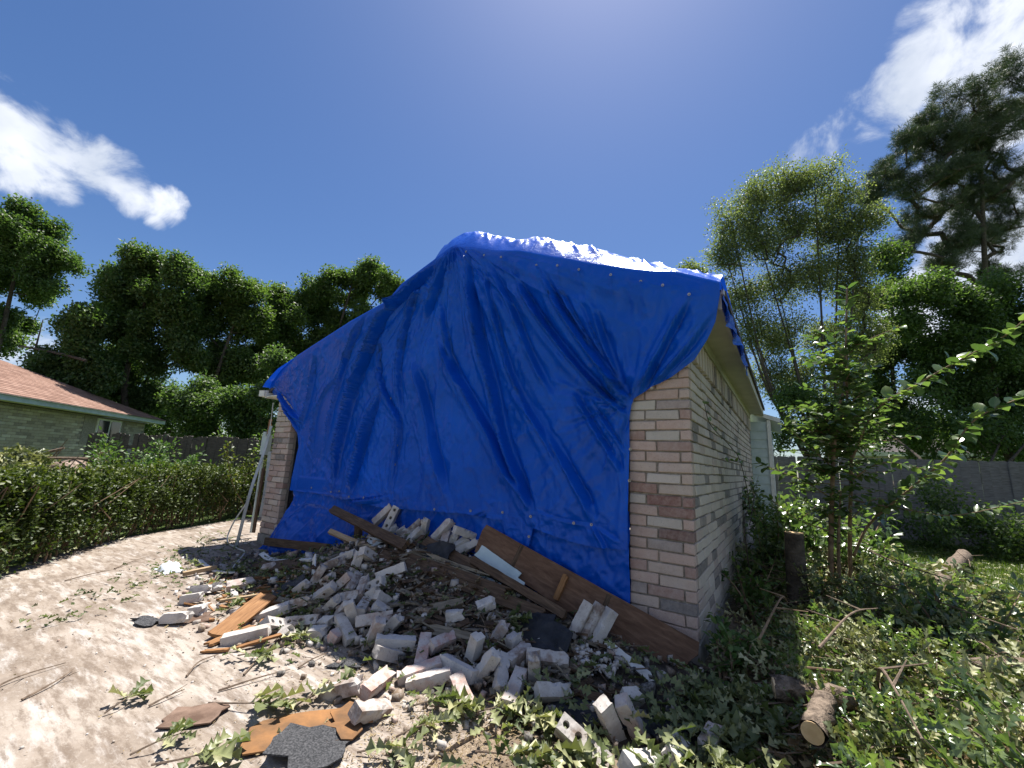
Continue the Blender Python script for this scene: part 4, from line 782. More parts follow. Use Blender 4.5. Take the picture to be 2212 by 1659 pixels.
chip_obj("driveway_grit", "pale plaster grit scattered over the driveway", 2800, (-5.5, -.6), (-3, -.5), (.002, .009), 8, dens=lambda x, y: .12+.88*np.clip(1.3-np.hypot((x+2)/2.2, (y+1.3)/.9), 0, 1))

def splinters(name, label, n, mat, seed, xr, yr, dens, Lr, Wr):
    r = np.random.default_rng(seed); mb = MB()
    for _ in range(n):
        x, y = r.uniform(*xr), r.uniform(*yr)
        if r.random() > dens(x, y): continue
        z = float(ground_z(np.array(x), np.array(y)))+.012; L = r.uniform(*Lr); Mx = Matrix.Rotation(r.uniform(0, 6.28), 3, 'Z') @ Matrix.Rotation(r.normal(0, .22), 3, 'Y') @ Matrix.Rotation(r.normal(0, .4), 3, 'X')
        w = r.uniform(*Wr); t = r.uniform(.004, .014); k = r.uniform(.3, .9)
        V = np.array([(-L/2, -w/2, -t/2), (L/2, -w/2*k, -t/2), (L/2*r.uniform(.8, 1), w/2*k, -t/2), (-L/2*r.uniform(.8, 1), w/2, -t/2), (-L/2, -w/2, t/2), (L/2, -w/2*k, t/2), (L/2*.9, w/2*k, t/2), (-L/2*.92, w/2, t/2)]) @ np.array(Mx).T+np.array([x, y, z])
        mb.add(V, [(0, 3, 2, 1), (4, 5, 6, 7), (0, 1, 5, 4), (1, 2, 6, 5), (2, 3, 7, 6), (3, 0, 4, 7)])
    tag(mb.obj(name, mat), label, "wood", kind="stuff")
splinters("wood_splinters", "grey and dark wood splinters in the shaded middle of the pile", 330, W_GREY, 1, (-3.0, -.5), (-1.15, -.3), near_heap, (.06, .26), (.012, .05))
splinters("dark_splinters", "blackened wood slivers in the shaded middle of the pile", 260, W_DARK, 2, (-2.9, -.3), (-1.0, -.25), near_heap, (.08, .3), (.012, .05))
splinters("orange_crumbs", "orange-brown rotten wood bits in the sunlit left of the debris", 620, W_ORANGE, 3, (-4.3, -2.3), (-1.75, -.6), lambda x, y: max(0, 1-math.hypot((x+3.2)/.95, (y+1.2)/.5)), (.02, .13), (.008, .04))
def loose_mesh(frac, holes, seed, H=.066, D=.072, L0=.2445):
    r = np.random.default_rng(seed); L = L0*frac; V = []; F = []
    if not holes:
        nx, ny, nz = max(3, int(9*frac)), 3, 3; ids = {}
        def vid(i, j, k):
            if (i, j, k) not in ids:
                p = np.array([i/nx-.5, j/ny-.5, k/nz-.5]); q = p*np.array([L, D, H])
                edge_n = (i in (0, nx))+(j in (0, ny))+(k in (0, nz))
                if edge_n >= 2: q -= np.array([np.sign(p[0])*(i in (0, nx)), np.sign(p[1])*(j in (0, ny)), np.sign(p[2])*(k in (0, nz))])*r.uniform(.0006, .003 if r.random() > .15 else .013)
                q += r.normal(0, .0006, 3)
                if frac < .97 and i == nx: q[0] += r.normal(0, .011)
                if frac < .97 and i == nx-1: q[0] += r.normal(0, .004)
                ids[(i, j, k)] = len(V); V.append(q)
            return ids[(i, j, k)]
        for i in range(nx):
            for j in range(ny):
                F.append((vid(i, j, 0), vid(i, j+1, 0), vid(i+1, j+1, 0), vid(i+1, j, 0))); F.append((vid(i, j, nz), vid(i+1, j, nz), vid(i+1, j+1, nz), vid(i, j+1, nz)))
            for k in range(nz):
                F.append((vid(i, 0, k), vid(i+1, 0, k), vid(i+1, 0, k+1), vid(i, 0, k+1))); F.append((vid(i, ny, k), vid(i, ny, k+1), vid(i+1, ny, k+1), vid(i+1, ny, k)))
        for j in range(ny):
            for k in range(nz):
                F.append((vid(0, j, k), vid(0, j, k+1), vid(0, j+1, k+1), vid(0, j+1, k))); F.append((vid(nx, j, k), vid(nx, j+1, k), vid(nx, j+1, k+1), vid(nx, j, k+1)))
        return V, F
    nh = holes; K = 12; cw = L/nh; rad = .0155
    for s in (0,):
        c = [(-L/2, -D/2), (L/2, -D/2), (L/2, D/2), (-L/2, D/2)]
    lo = [len(V)+i for i in range(4)]; V += [(x+r.normal(0, .002), y+r.normal(0, .002), -H/2) for x, y in c]
    F.append(lo[::-1])
    top_c = {}
    def tv(x, y):
        k = (round(x, 5), round(y, 5))
        if k not in top_c: top_c[k] = len(V); V.append((x, y, H/2+r.normal(0, .0007)))
        return top_c[k]
    per = []
    for h in range(nh):
        cx = -L/2+cw*(h+.5); sq_ = []
        for i in range(K):
            a = 2*math.pi*(i+.5)/K; dx, dy = math.cos(a), math.sin(a); s_ = min(cw/2/abs(dx) if abs(dx) > 1e-6 else 9, D/2/abs(dy) if abs(dy) > 1e-6 else 9)
            sq_.append((cx+dx*s_, dy*s_))
        corners = [(cx-cw/2, -D/2), (cx+cw/2, -D/2), (cx+cw/2, D/2), (cx-cw/2, D/2)]
        ci = [len(V)+i for i in range(K)]; V += [(cx+rad*math.cos(2*math.pi*(i+.5)/K)+r.normal(0, .0006), rad*math.sin(2*math.pi*(i+.5)/K), H/2-.0005) for i in range(K)]
        di = [len(V)+i for i in range(K)]; V += [(cx+rad*.95*math.cos(2*math.pi*(i+.5)/K), rad*.95*math.sin(2*math.pi*(i+.5)/K), -H/2+.004) for i in range(K)]
        F.append(di[::1])
        for i in range(K):
            j = (i+1) % K
            F.append((ci[j], ci[i], di[i], di[j]))
            a0 = 2*math.pi*(i+.5)/K; a1 = 2*math.pi*(i+1.5)/K; poly = [tv(*sq_[i])]
            for (kx, ky) in corners:
                aa = math.atan2(ky, kx-cx) % (2*math.pi)
                if a0 % (2*math.pi) < aa < (a1 if i < K-1 else a1): poly.append(tv(kx, ky))
            poly.append(tv(*sq_[j])); F.append(poly+[ci[j], ci[i]])
    tc_ = [tv(-L/2, -D/2), tv(L/2, -D/2), tv(L/2, D/2), tv(-L/2, D/2)]
    def side(fa, fb, pred, key):
        t = sorted([(key(V[i]), i) for i in top_c.values() if pred(V[i])]); return [i for _, i in t]
    e = 1e-4
    F.append([lo[0], lo[1]]+side(0, 1, lambda v: abs(v[1]+D/2) < e, lambda v: -v[0]))
    F.append([lo[2], lo[3]]+side(0, 1, lambda v: abs(v[1]-D/2) < e, lambda v: v[0]))
    F.append([lo[1], lo[2]]+side(0, 1, lambda v: abs(v[0]-L/2) < e, lambda v: -v[1]))
    F.append([lo[3], lo[0]]+side(0, 1, lambda v: abs(v[0]+L/2) < e, lambda v: v[1]))
    return V, F
for i, (x, y, z, qw, qx, qy, qz, fr, ho, lab) in enumerate(BRICKS):
    nh = 0
    if ho: nh = 4 if lab.startswith('nearest') else (3 if fr > .8 else 2)
    V, F = loose_mesh(fr, nh, 100+i)
    o = link("loose_brick", mesh("loose_brick", V, F, M_LOOSE)); o.location = (x, y, z+(.045 if 'propped on the plywood' in lab else .008))
    o.rotation_mode = 'QUATERNION'; o.rotation_quaternion = (qw, qx, qy, qz)
    k = random.uniform(.85, 1.12); c = random.choice([(.42, .33, .29), (.44, .40, .36), (.47, .44, .41), (.40, .36, .33)])
    if 'pink' in lab: c = (.47, .30, .25)
    if 'brown' in lab or 'dark' in lab: c = (.24, .18, .145)
    if 'white' in lab or 'pale' in lab: c = (.52, .48, .44)
    o.color = (c[0]*k, c[1]*k, c[2]*k, 1)
    tag(o, lab, "brick", "loose bricks of the collapsed wall")

# ------------------------------------------------------------------ lumber
def plank_mesh(name, L, W, T, mat, seed, jag=.0, bend=0.0, nseg=10, taper=1.0):
    r = np.random.default_rng(seed); nw = 4; per = [(-W/2+W*i/nw, T/2) for i in range(nw+1)]+[(W/2-W*i/nw, -T/2) for i in range(nw+1)]; k = len(per)
    V = []; ph = r.uniform(0, 6)
    ja = [r.uniform(-1, 1)*jag for _ in range(nw+1)]; jb = [r.uniform(-1, 1)*jag for _ in range(nw+1)]
    for s in range(nseg+1):
        t = s/nseg; x = (t-.5)*L; b_ = bend*(1-(2*t-1)**2)+.15*abs(bend)*math.sin(9*t+ph)
        sc = 1+(taper-1)*t
        for q, (y, z) in enumerate(per):
            wi = q if q <= nw else (2*nw+1-q); dx = ja[wi] if s == 0 else (jb[wi] if s == nseg else 0)
            V.append((x+dx, y*sc+r.normal(0, .0012), z+b_+r.normal(0, .0006)))
    F = [(s*k+q, s*k+(q+1) % k, (s+1)*k+(q+1) % k, (s+1)*k+q) for s in range(nseg) for q in range(k)]
    F = [f[::-1] for f in F]
    for e_ in (0, nseg):
        for q in range(nw):
            f = (e_*k+q, e_*k+q+1, e_*k+2*nw-q, e_*k+2*nw+1-q); F.append(f if e_ == 0 else f[::-1])
    return mesh(name, V, F, mat)
def plank(name, P1, P2, W, T, N, mat, seed, label=None, cat=None, parent=None, **k):
    P1, P2 = np.array(P1, float), np.array(P2, float); a = P2-P1; L = np.linalg.norm(a); a /= L
    N = np.array(N, float); N = N-a*(N @ a); N /= np.linalg.norm(N); y = np.cross(N, a)
    o = link(name, plank_mesh(name, L, W, T, mat, seed, **k), parent); o.location = tuple((P1+P2)/2)
    o.rotation_mode = 'QUATERNION'; o.rotation_quaternion = Matrix(np.stack([a, y, N], 1).tolist()).to_quaternion()
    if label: tag(o, label, cat or "plank")
    return o
UPF = (0, -.7, .7); UP = (0, 0, 1)
# the big plywood sheet leaning on the wall
plyT = empty("plywood_board", (-.8, -.2, 0)); tag(plyT, "large dark plywood board leaning down to the brick corner", "board")
c0, c1, c2, c3 = [np.array(p) for p in ((-1.65, -.115, .54), (.02, -.065, .01), (-.10, -.24, -.13), (-1.71, -.185, .36))]
nn = np.cross(c1-c0, c3-c0); nn /= np.linalg.norm(nn); nn = nn if nn[1] < 0 else -nn
a = (c0+c3)/2; b_ = (c1+c2)/2+np.array([.02, 0, -.01])
plank("panel", a, b_, .235, .016, nn, W_PLY, 5, parent=plyT, jag=.02, nseg=16, taper=1.12)
ax = (b_-a)/np.linalg.norm(b_-a); up_ = np.cross(nn, ax); up_ = up_ if up_[2] > 0 else -up_
for t_ in (.22, .66):                                       # paler stripes where studs were nailed
    m_ = a+(b_-a)*t_+nn*.0095; plank("stud_mark", m_-up_*.115, m_+up_*.115, .035, .002, nn, W_ORANGE if 0 else W_DARK, 9, parent=plyT)
m_ = a+(b_-a)*.47+nn*.027; plank("cleat", m_-up_*.095, m_+up_*.085, .04, .035, nn, W_ORANGE, 11, parent=plyT, jag=.006)
plank("lumber", (-3.77, -.17, .49), (-2.26, -.45, .34), .085, .04, UPF, W_DARK, 1, "weathered beam sloping across the tarp above the left rubble", "beam", jag=.012)
plank("post", (-3.24, -.2, .42), (-3.22, -.2, .1), .075, .05, (0, -1, 0), W_DARK, 2, "short dark post propping the sloping beam in front of the tarp", "post")
plank("lumber", (-4.93, -.24, .0), (-3.47, -.37, .14), .09, .04, (0, -1, .2), W_DARK, 3, "dark timber lying level at the tarp's lower left corner", "beam", jag=.01)
plank("lumber", (-3.57, -.3, .29), (-2.61, -.47, .25), .05, .035, UPF, W_PALE, 4, "pale fresh-cut stud below the sloping beam", "beam", jag=.01)
plank("lumber", (-2.2, -.28, .37), (-1.56, -.33, .25), .085, .04, UPF, W_DARK, 6, "short dark beam left of the plywood, below the brick cluster", "beam", jag=.01)
plank("lumber", (-1.62, -.33, .31), (-.76, -.39, .10), .06, .04, (0, -.8, .6), W_DARK, 7, "square beam ending in mid-air before the plywood", "beam", jag=.004)
plank("lumber", (-2.49, -.52, .25), (-.88, -.46, .09), .085, .038, UPF, W_DARK, 8, "longest dark beam across the lower middle of the pile", "beam", jag=.02)
plank("lumber", (-2.3, -.46, .27), (-1.2, -.43, .17), .06, .03, UPF, W_DARK, 81, "thin blackened beam sandwiched above the longest beam", "beam", jag=.03, bend=.01)
plank("splintered_board", (-2.25, -.44, .275), (-1.5, -.41, .225), .05, .012, (0, -.9, .5), W_GREY, 12, "splintered pale strip lying along the black felt", "board", jag=.06, bend=.012, taper=.4)
plank("splintered_board", (-2.0, -.42, .30), (-1.45, -.38, .24), .035, .01, (0, -.9, .5), W_GREY, 13, "thin frayed strip just above the splintered pale one", "board", jag=.05, bend=-.01, taper=.5)
plank("siding_piece", (-1.66, -.20, .36), (-1.24, -.24, .22), .10, .008, (0, -.8, .6), M_SIDING, 14, "pale blue siding piece beneath the plywood's left end", "siding", jag=.01)
plank("siding_piece", (-1.58, -.24, .30), (-1.18, -.27, .18), .07, .008, (.1, -.8, .6), M_SIDING, 15, "second pale blue siding strip showing below the first", "siding", jag=.01)
plank("siding_piece", (-1.75, -.36, .22), (-1.35, -.36, .16), .09, .006, (0, -.6, .8), M_SIDING, 19, "bluish strip low between the beams in deep shade", "siding", jag=.02)
plank("trim_board", (-.475, -.365, -.01), (-.191, -.451, -.085), .05, .018, (0, -.5, .85), M_WHITE, 16, "peeling white trim board at the foot of the plywood", "trim", jag=.015)
plank("plank", (-2.60, -1.69, -.095), (-2.88, -1.24, -.005), .125, .02, (.3, 0, 1), W_ORANGE, 17, "broad brown plank sloping down onto the driveway", "plank", jag=.02)
plank("slat", (-2.34, -1.69, -.10), (-2.27, -1.45, -.075), .035, .014, UP, W_ORANGE, 18, "thin orange slat beside the long grey brick", "slat", jag=.02)
plank("slat", (-2.53, -1.76, -.105), (-2.58, -1.49, -.09), .06, .014, UP, W_ORANGE, 20, "orange plank end under the broad brown plank", "slat", jag=.02)
plank("slat", (-2.46, -1.82, -.11), (-2.36, -1.72, -.105), .03, .012, UP, W_ORANGE, 26, "small orange splint lying nearest the driveway leaves", "slat", jag=.015)
plank("lath", (-3.28, -1.40, -.088), (-3.10, -1.18, -.055), .03, .016, UP, W_PALE, 21, "tan lath in the sunlit litter above the broad plank", "slat", jag=.006)
plank("stud_offcut", (-4.33, -1.29, -.09), (-4.32, -1.02, -.07), .05, .035, UP, W_PALE, 22, "tan stud offcut at the debris' far left on the driveway", "stud", jag=.004)
plank("trim_strip", (-4.74, -1.0, -.07), (-4.16, -1.04, -.085), .045, .012, (0, .2, 1), M_WHITE, 23, "bent white trim strip behind the tan stud offcut", "trim", bend=-.02)
plank("trim_strip", (-4.18, -1.05, -.085), (-3.9, -1.05, -.045), .04, .012, (.2, 0, 1), M_WHITE, 24, "short white trim end right of the tan stud offcut", "trim")
plank("trim_strip", (-4.40, -.55, -.02), (-3.95, -.63, .0), .055, .008, (0, -.4, 1), M_WHITE, 25, "curled white strip near the tarp's torn lower corner", "trim", bend=-.025)
plank("trim_strip", (-3.8, -.72, .02), (-3.2, -.71, .125), .03, .02, (0, -.3, 1), M_WHITE, 27, "white moulding lying across brown planks below the dark timber", "trim")
plank("siding_piece", (-2.9, -.87, .06), (-3.04, -.79, .19), .05, .01, (-.3, -1, .2), M_WHITE, 28, "upright white siding piece at the pile's left shoulder", "siding", jag=.01)
plank("plank", (-3.98, -.83, -.04), (-3.38, -.74, .09), .07, .025, (0, -.5, 1), W_DARK, 29, "dark brown plank under the white moulding", "plank", jag=.02)
plank("wood_chunk", (-3.6, -.84, .0), (-3.24, -.78, .07), .09, .05, (0, -.5, 1), W_DARK, 30, "rotten dark wood chunk right of the small upright brick end", "wood", jag=.04)
for i, (p, q, w) in enumerate([((-3.0, -1.12, -.06), (-2.75, -1.0, -.01), .06), ((-3.1, -1.02, -.05), (-2.8, -.95, .0), .05), ((-2.9, -1.2, -.075), (-2.65, -1.1, -.04), .05), ((-3.25, -1.15, -.07), (-3.0, -1.0, -.03), .045)]):
    plank("splinter", p, q, w, .02, (0, -.2, 1), W_ORANGE, 31+i, ["orange rotten wood shard right above the broad plank's upper end", "orange shard touching the black shingle at the left shoulder", "orange shard beside the brown-streaked brick piece", "outermost orange shard above the lath's right end"][i], "wood", jag=.05, taper=.5)
plank("split_log", (-1.60, -.79, .05), (-1.44, -.64, .10), .07, .05, UPF, W_GREY, 41, "grey split wood chunk left of the lone bright half brick", "wood", jag=.03, taper=.7)
plank("split_log", (-1.44, -.94, .0), (-1.16, -.86, .0), .07, .045, UPF, W_GREY, 42, "weathered split wood lying above the shadow-edge bricks", "wood", jag=.05, taper=.6)
plank("split_log", (-1.75, -.66, .10), (-1.5, -.72, .06), .05, .04, UPF, W_DARK, 43, "dark split wood lying higher up, under the longest beam", "wood", jag=.04, taper=.6)
# flat scraps: shingles and roofing felt
def scrap(name, c, R, ang, mat, seed, label, cat, tilt=(0, 0, 1), T=.006, curl=.012, el=1.0, n=16, jag=.22):
    r = np.random.default_rng(seed); V = []; F = []; rings = 4
    rad = [(1/max(abs(math.cos(2*math.pi*i/n)), abs(math.sin(2*math.pi*i/n)))**.8)*(1+r.normal(0, jag)) for i in range(n)]
    for s in (1, -1):
        V.append((0, 0, s*T/2))
        for k in range(1, rings+1):
            for i in range(n):
                a_ = 2*math.pi*i/n; q = R*rad[i]*k/rings; x, y = q*math.cos(a_)*el, q*math.sin(a_)
                V.append((x, y, s*T/2+curl*math.sin(3*x/R+seed)*math.cos(2*y/R+seed)*(k/rings)))
    m_ = 1+rings*n
    for o_, fl in ((0, 1), (m_, -1)):
        for i in range(n):
            j = (i+1) % n; f = (o_, o_+1+i, o_+1+j); F.append(f[::fl])
            for k in range(rings-1):
                b0 = o_+1+k*n; f = (b0+i, b0+n+i, b0+n+j, b0+j); F.append(f[::fl])
    b0 = 1+(rings-1)*n
    for i in range(n): F.append((b0+i, m_+b0+i, m_+b0+(i+1) % n, b0+(i+1) % n))
    o = link(name, mesh(name, V, F, mat)); o.location = c
    N = Vector(tilt).normalized(); o.rotation_mode = 'QUATERNION'; o.rotation_quaternion = N.to_track_quat('Z', 'Y') @ Quaternion((0, 0, 1), ang)
    return tag(o, label, cat)
scrap("shingle", (-1.30, -1.86, -.108), .13, .9, M_SHINGBR, 1, "large brown shingle scrap flat on the driveway near the bottom", "shingle", el=1.7, jag=.12)
scrap("shingle", (-1.18, -1.72, -.094), .085, .3, M_SHINGBR, 12, "orange-brown shingle scrap beside the brick with one hole in its end", "shingle", el=1.2, tilt=(.05, 0, 1))
scrap("shingle", (-1.17, -1.93, -.092), .12, 1.4, M_SHING, 2, "dark grey shingle lying over the large brown shingle", "shingle", el=1.25, tilt=(.06, .05, 1), jag=.14)
scrap("felt_scrap", (-1.78, -2.11, -.108), .085, .8, M_BARKPC, 3, "oval brown felt scrap alone on the driveway", "felt", el=1.35, jag=.05)
scrap("shingle", (-1.67, -1.37, -.108), .06, .4, M_SHING, 4, "black shingle flake on the driveway before the sunlit bricks", "shingle", el=1.5)
scrap("shingle", (-2.93, -1.02, .03), .085, 1.2, M_SHING, 5, "black shingle on the left shoulder of the pile", "shingle", tilt=(-.2, -.5, 1), el=1.4)
scrap("shingle", (-3.26, -1.86, -.107), .06, .2, M_SHING, 6, "flat slate-dark shingle at the outermost pale brick", "shingle", el=1.6)
scrap("roofing_felt", (-.38, -.98, -.09), .17, .5, M_FELT, 7, "black felt sheet at the shadow edge near the bottom", "felt", el=1.1, curl=.02)
scrap("roofing_felt", (-.06, -.90, -.095), .10, .2, M_FELT, 8, "black felt piece right of the smooth grey brick", "felt", el=1.2)
scrap("roofing_felt", (-.88, -.62, .03), .15, .9, M_FELT, 9, "crumpled black felt below the square beam's end", "felt", tilt=(0, -.5, 1), el=1.3, curl=.03)
scrap("roofing_felt", (-2.1, -.37, .29), .10, .2, M_FELT, 10, "long black felt strip under the short dark beam", "felt", tilt=(0, -.8, .6), el=3.6, curl=.02)
scrap("shingle", (-2.7, -.42, .28), .07, .1, M_METAL, 13, "bluish metal flashing below the dark sloping beam", "flashing", tilt=(0, -.7, .7), el=1.7)
scrap("shingle", (-1.55, -1.12, -.06), .05, .1, M_BARKPC, 14, "small brown scrap wedged between the sunlit bricks", "shingle", tilt=(.3, -.7, 1))
scrap("shingle", (-3.05, -1.62, -.105), .06, .5, M_BARKPC, 15, "brown scrap beside the white block-like half brick", "shingle", tilt=(.1, -.2, 1), el=1.3)
# crushed plaster heap
r_ = np.random.default_rng(4); n = 170; V, F, T = chips(n, (-.60, -.34), (-.66, -.48), (.005, .022), 44); T[:] = .1
tag(link("plaster_crumbs", mesh("plaster_crumbs", V+np.array([0, 0, .01]), F, M_CHIP, tone=T)), "white crushed plaster beside the peeling trim board", "rubble", kind="stuff")
# plastic bag
xs = np.linspace(-.5, .5, 22); A, B_ = np.meshgrid(xs, xs, indexing='ij'); hgt = .07*np.clip(1-4*(A**2+B_**2), 0, 1)**.6*(1+.9*(fbm(A*9, B_*9, 4, 2)-.5))
o = link("plastic_bag", mesh("plastic_bag", np.stack([A*.32-4.7, B_*.18-1.27, hgt+GZ+.004], -1).reshape(-1, 3), grid_faces(22, 22)[:, ::-1], M_BAG)); tag(o, "crumpled white plastic bag on the driveway by a clump of leaves", "bag")

# ------------------------------------------------------------------ things leaning on the left pier
def ribbon(name, P, w, T, N, mat, label, cat):
    P = spline(P, 6); mb = MB(); N = np.array(N, float); N /= np.linalg.norm(N); V = []
    Tn = norm(np.gradient(P, axis=0))
    for p, t in zip(P, Tn):
        s = np.cross(t, N); s /= np.linalg.norm(s)
        for (a_, b2) in ((-1, -1), (1, -1), (1, 1), (-1, 1)): V.append(p+s*a_*w/2+N*b2*T/2)
    n = len(P); F = [(i*4+q, i*4+(q+1) % 4, (i+1)*4+(q+1) % 4, (i+1)*4+q) for i in range(n-1) for q in range(4)]+[(0, 1, 2, 3), ((n-1)*4+3, (n-1)*4+2, (n-1)*4+1, (n-1)*4)]
    mb.add(V, F); return tag(mb.obj(name, mat), label, cat)
ribbon("metal_flashing", [(-5.60, -.06, 1.46), (-5.56, -.11, 1.15), (-5.42, -.28, .57), (-5.43, -.34, -.12)], .05, .006, (.3, -1, 0), M_METAL, "long bent grey flashing strip leaning on the left brick pier", "flashing")
ribbon("downspout", [(-5.82, .1, 1.10), (-5.74, .08, .6), (-5.70, .05, .19)], .06, .03, (.3, -1, 0), M_METAL, "grey downspout piece between the left pier and brown board", "downspout")
plank("board", (-5.98, .12, .85), (-5.90, .08, -.05), .06, .02, (0, -1, 0), W_DARK, 51, "brown board standing behind the grey downspout piece", "board")
plank("board", (-6.0, .12, 1.58), (-5.96, .1, 1.36), .05, .02, (0, -1, 0), M_RUST, 52, "rust orange board end beside the top of the flashing", "board")
mb = MB(); mb.box((-6.22, .22, 1.2), (.13, .09, .3)); mb.box((-6.2, .2, 1.37), (.08, .08, .06)); mb.tube([(-6.22, .2, 1.05), (-6.22, .2, -.1)], .018)
tag(mb.obj("utility_box", M_SIDING), "pale utility box on a pipe left of the brick pier", "box")
mb = MB(); mb.box((-5.98, -.03, 1.95), (.10, .12, .09), Matrix.Rotation(.3, 3, 'Z')); tag(mb.obj("gutter_end", M_WHITE), "white gutter end poking out under the tarp's left corner", "gutter")
mb = MB(); mb.tube(spline([(-5.66, -.05, 1.8), (-5.65, -.05, 1.36), (-5.56, -.16, .94), (-5.5, -.25, .5)]), .006, 5); tag(mb.obj("wire", M_CABLE), "thin wire hanging beside the left brick pier", "wire")
mb = MB(); mb.tube(spline([(-5.62, -.2, .42), (-5.75, -.28, .12), (-5.67, -.35, -.08), (-5.22, -.42, -.10), (-4.91, -.48, -.09), (-4.52, -.73, -.10), (-4.25, -.9, -.10)], 10), .009, 6); tag(mb.obj("white_hose", M_CABLE), "looped white cable at the foot of the flashing strip", "cable")
# ================================================================== fences
def picket_mesh(name, W, H, T, mat, seed, dog=True):
    r = np.random.default_rng(seed); e = .022 if dog else 0
    out = [(-W/2, 0), (W/2, 0), (W/2, H-e), (W/2-e, H), (-W/2+e, H), (-W/2, H-e)] if dog else [(-W/2, 0), (W/2, 0), (W/2, H), (-W/2, H)]
    out = [(x+r.normal(0, .002), z+r.normal(0, .003)) for x, z in out]; n = len(out); wv = [r.normal(0, .004) for _ in out]
    V = [(x, -T/2+w, z) for (x, z), w in zip(out, wv)]+[(x, T/2+w, z) for (x, z), w in zip(out, wv)]
    F = [tuple(range(n)), tuple(range(2*n-1, n-1, -1))]+[(i, n+i, n+(i+1) % n, (i+1) % n) for i in range(n)]
    F = [f[::-1] for f in F]
    return mesh(name, V, F, mat)
def fence(label, A, B_, ztop, zbot, mat, pitch=.136, dog=True, wob=.01, missing=()):
    A = np.array(A, float); B_ = np.array(B_, float); d = B_-A; L = np.linalg.norm(d); d /= L; ang = math.atan2(d[1], d[0])
    root = empty("fence", (*A, zbot)); tag(root, label, "fence")
    ms = [picket_mesh("picket", .138, ztop-zbot, .018, mat, i, dog) for i in range(5)]
    for i in range(int(L/pitch)):
        if i in missing: continue
        p = A+d*(i+.5)*pitch; o = link("picket", random.choice(ms), root)
        yo = (i % 2)*.009; o.location = (p[0]-d[1]*yo, p[1]+d[0]*yo, zbot+random.uniform(-wob, wob)); o.rotation_euler = (random.uniform(-.01, .01), random.uniform(-.012, .012), ang)
    nrm = np.array([-d[1], d[0]])
    for z in (zbot+.3, (zbot+ztop)/2, ztop-.3):
        mb = MB(); Mx = Matrix.Rotation(ang, 3, 'Z'); c = (A+B_)/2+nrm*.03; mb.box((*c, z), (L, .038, .085), Mx); mb.obj("rail", mat, root)
    for k in range(int(L/2.4)+1):
        p = A+d*min(L, k*2.4)+nrm*.1; mb = MB(); mb.box((*p, (zbot+ztop)/2-.1), (.09, .09, ztop-zbot-.1), Matrix.Rotation(ang, 3, 'Z')); mb.obj("post", mat, root)
    return root
fence("weathered grey picket fence across the back of the lawn", (-.6, 9.55), (11.0, 9.35), 1.60, -.14, W_FENCE, wob=.008)
fence("dark dog-eared picket fence beyond the hedge before the neighbour's house", (-13.5, -.31), (-8.2, 1.87), 1.37, -.3, W_FENCE_L, wob=.03, missing=(4, 9))
pan = empty("picket_panel", (-12.1, -.25, -.2)); tag(pan, "small pale leftover picket panel in front of the dark fence", "panel")
for i in range(3): plank("board", (-12.16+i*.085, -.33+i*.06, -.2), (-12.16+i*.085, -.33+i*.06, 1.02-.02*i), .09, .018, (.5, -.85, 0), W_PALE, 70+i, parent=pan)
plank("rail", (-12.2, -.38, .88), (-11.94, -.2, .88), .05, .03, (.5, -.85, 0), W_PALE, 75, parent=pan)

# ================================================================== neighbour's house
E1 = np.array([-14.31, -1.73]); E2 = np.array([-19.96, 3.06]); dn = (E2-E1)/np.linalg.norm(E2-E1); E0 = E1-dn*5; on = np.array([.688, .726]); on = np.array([-dn[1], dn[0]])*(1 if np.dot([-dn[1], dn[0]], on) > 0 else -1)
nb = empty("neighbour_house", (-20, 0, -.3)); tag(nb, "tan brick house with a reddish shingle roof behind the hedge", "house")
hd = math.atan2(dn[1], dn[0]); LN = np.linalg.norm(E2-E0)
W0 = E0-on*.45; W1 = E2-on*.45-dn*.45; LW = np.linalg.norm(W1-W0)
mb = MB(); mb.box((*((W0+W1)/2-on*.06), .8), (LW, .1, 2.36), Matrix.Rotation(hd, 3, 'Z')); mb.box((*(W1-on*3), .8), (.1, 6, 2.36), Matrix.Rotation(hd, 3, 'Z')); mb.obj("mortar_wall", M_MORTAR, nb)
NBB = [brick_mesh("brick", BL, BH, .05, M_BRICK, 60+i) for i in range(4)]
cand = []
for row in range(30):
    z = -.1+row*CO; s = (.12 if row % 2 else 0)
    while s < LW-BL:
        if z < 1.93 and not (LW-3.3 < s+BL and s < LW-1.3 and z > 1.08): cand.append((s+BL/2, z))
        s += BL+JT
def tan_col():
    r = random.random(); c = (.38, .34, .27) if r < .55 else ((.45, .41, .33) if r < .75 else ((.26, .23, .19) if r < .93 else (.52, .49, .41)))
    k = random.uniform(.9, 1.1); return tuple(x*k for x in c)
vis = sorted(cand, key=lambda c: (c[1] < .75)*100+abs(c[0]-6.5)); near, rest = vis[:300], vis[300:]
V = []; F = []; C = []
ex = np.array([dn[0], dn[1], 0]); ey = np.array([on[0], on[1], 0]); ez = np.array([0, 0, 1.])
for s, z in near:
    o = link("brick", random.choice(NBB), nb); p = W0+dn*s; o.location = (p[0]-on[0]*.015, p[1]-on[1]*.015, z); o.rotation_euler = (0, 0, hd); o.color = (*tan_col(), 1)
for s, z in rest:
    p = np.array([*(W0+dn*s-on*.015), z]); v = np.array([p+ex*a_*BL/2+ey*b2*.025+ez*c_*BH/2 for a_ in (-1, 1) for b2 in (-1, 1) for c_ in (-1, 1)])
    o_ = len(V)*8; V.append(v); C += [tan_col()]*8; F += [[i+o_ for i in f] for f in [(0, 1, 3, 2), (4, 6, 7, 5), (0, 4, 5, 1), (2, 3, 7, 6), (0, 2, 6, 4), (1, 5, 7, 3)]]
tag(link("far_bricks", mesh("far_bricks", np.concatenate(V), F, M_BRICKJ, col=np.array(C)), nb), kind="stuff")
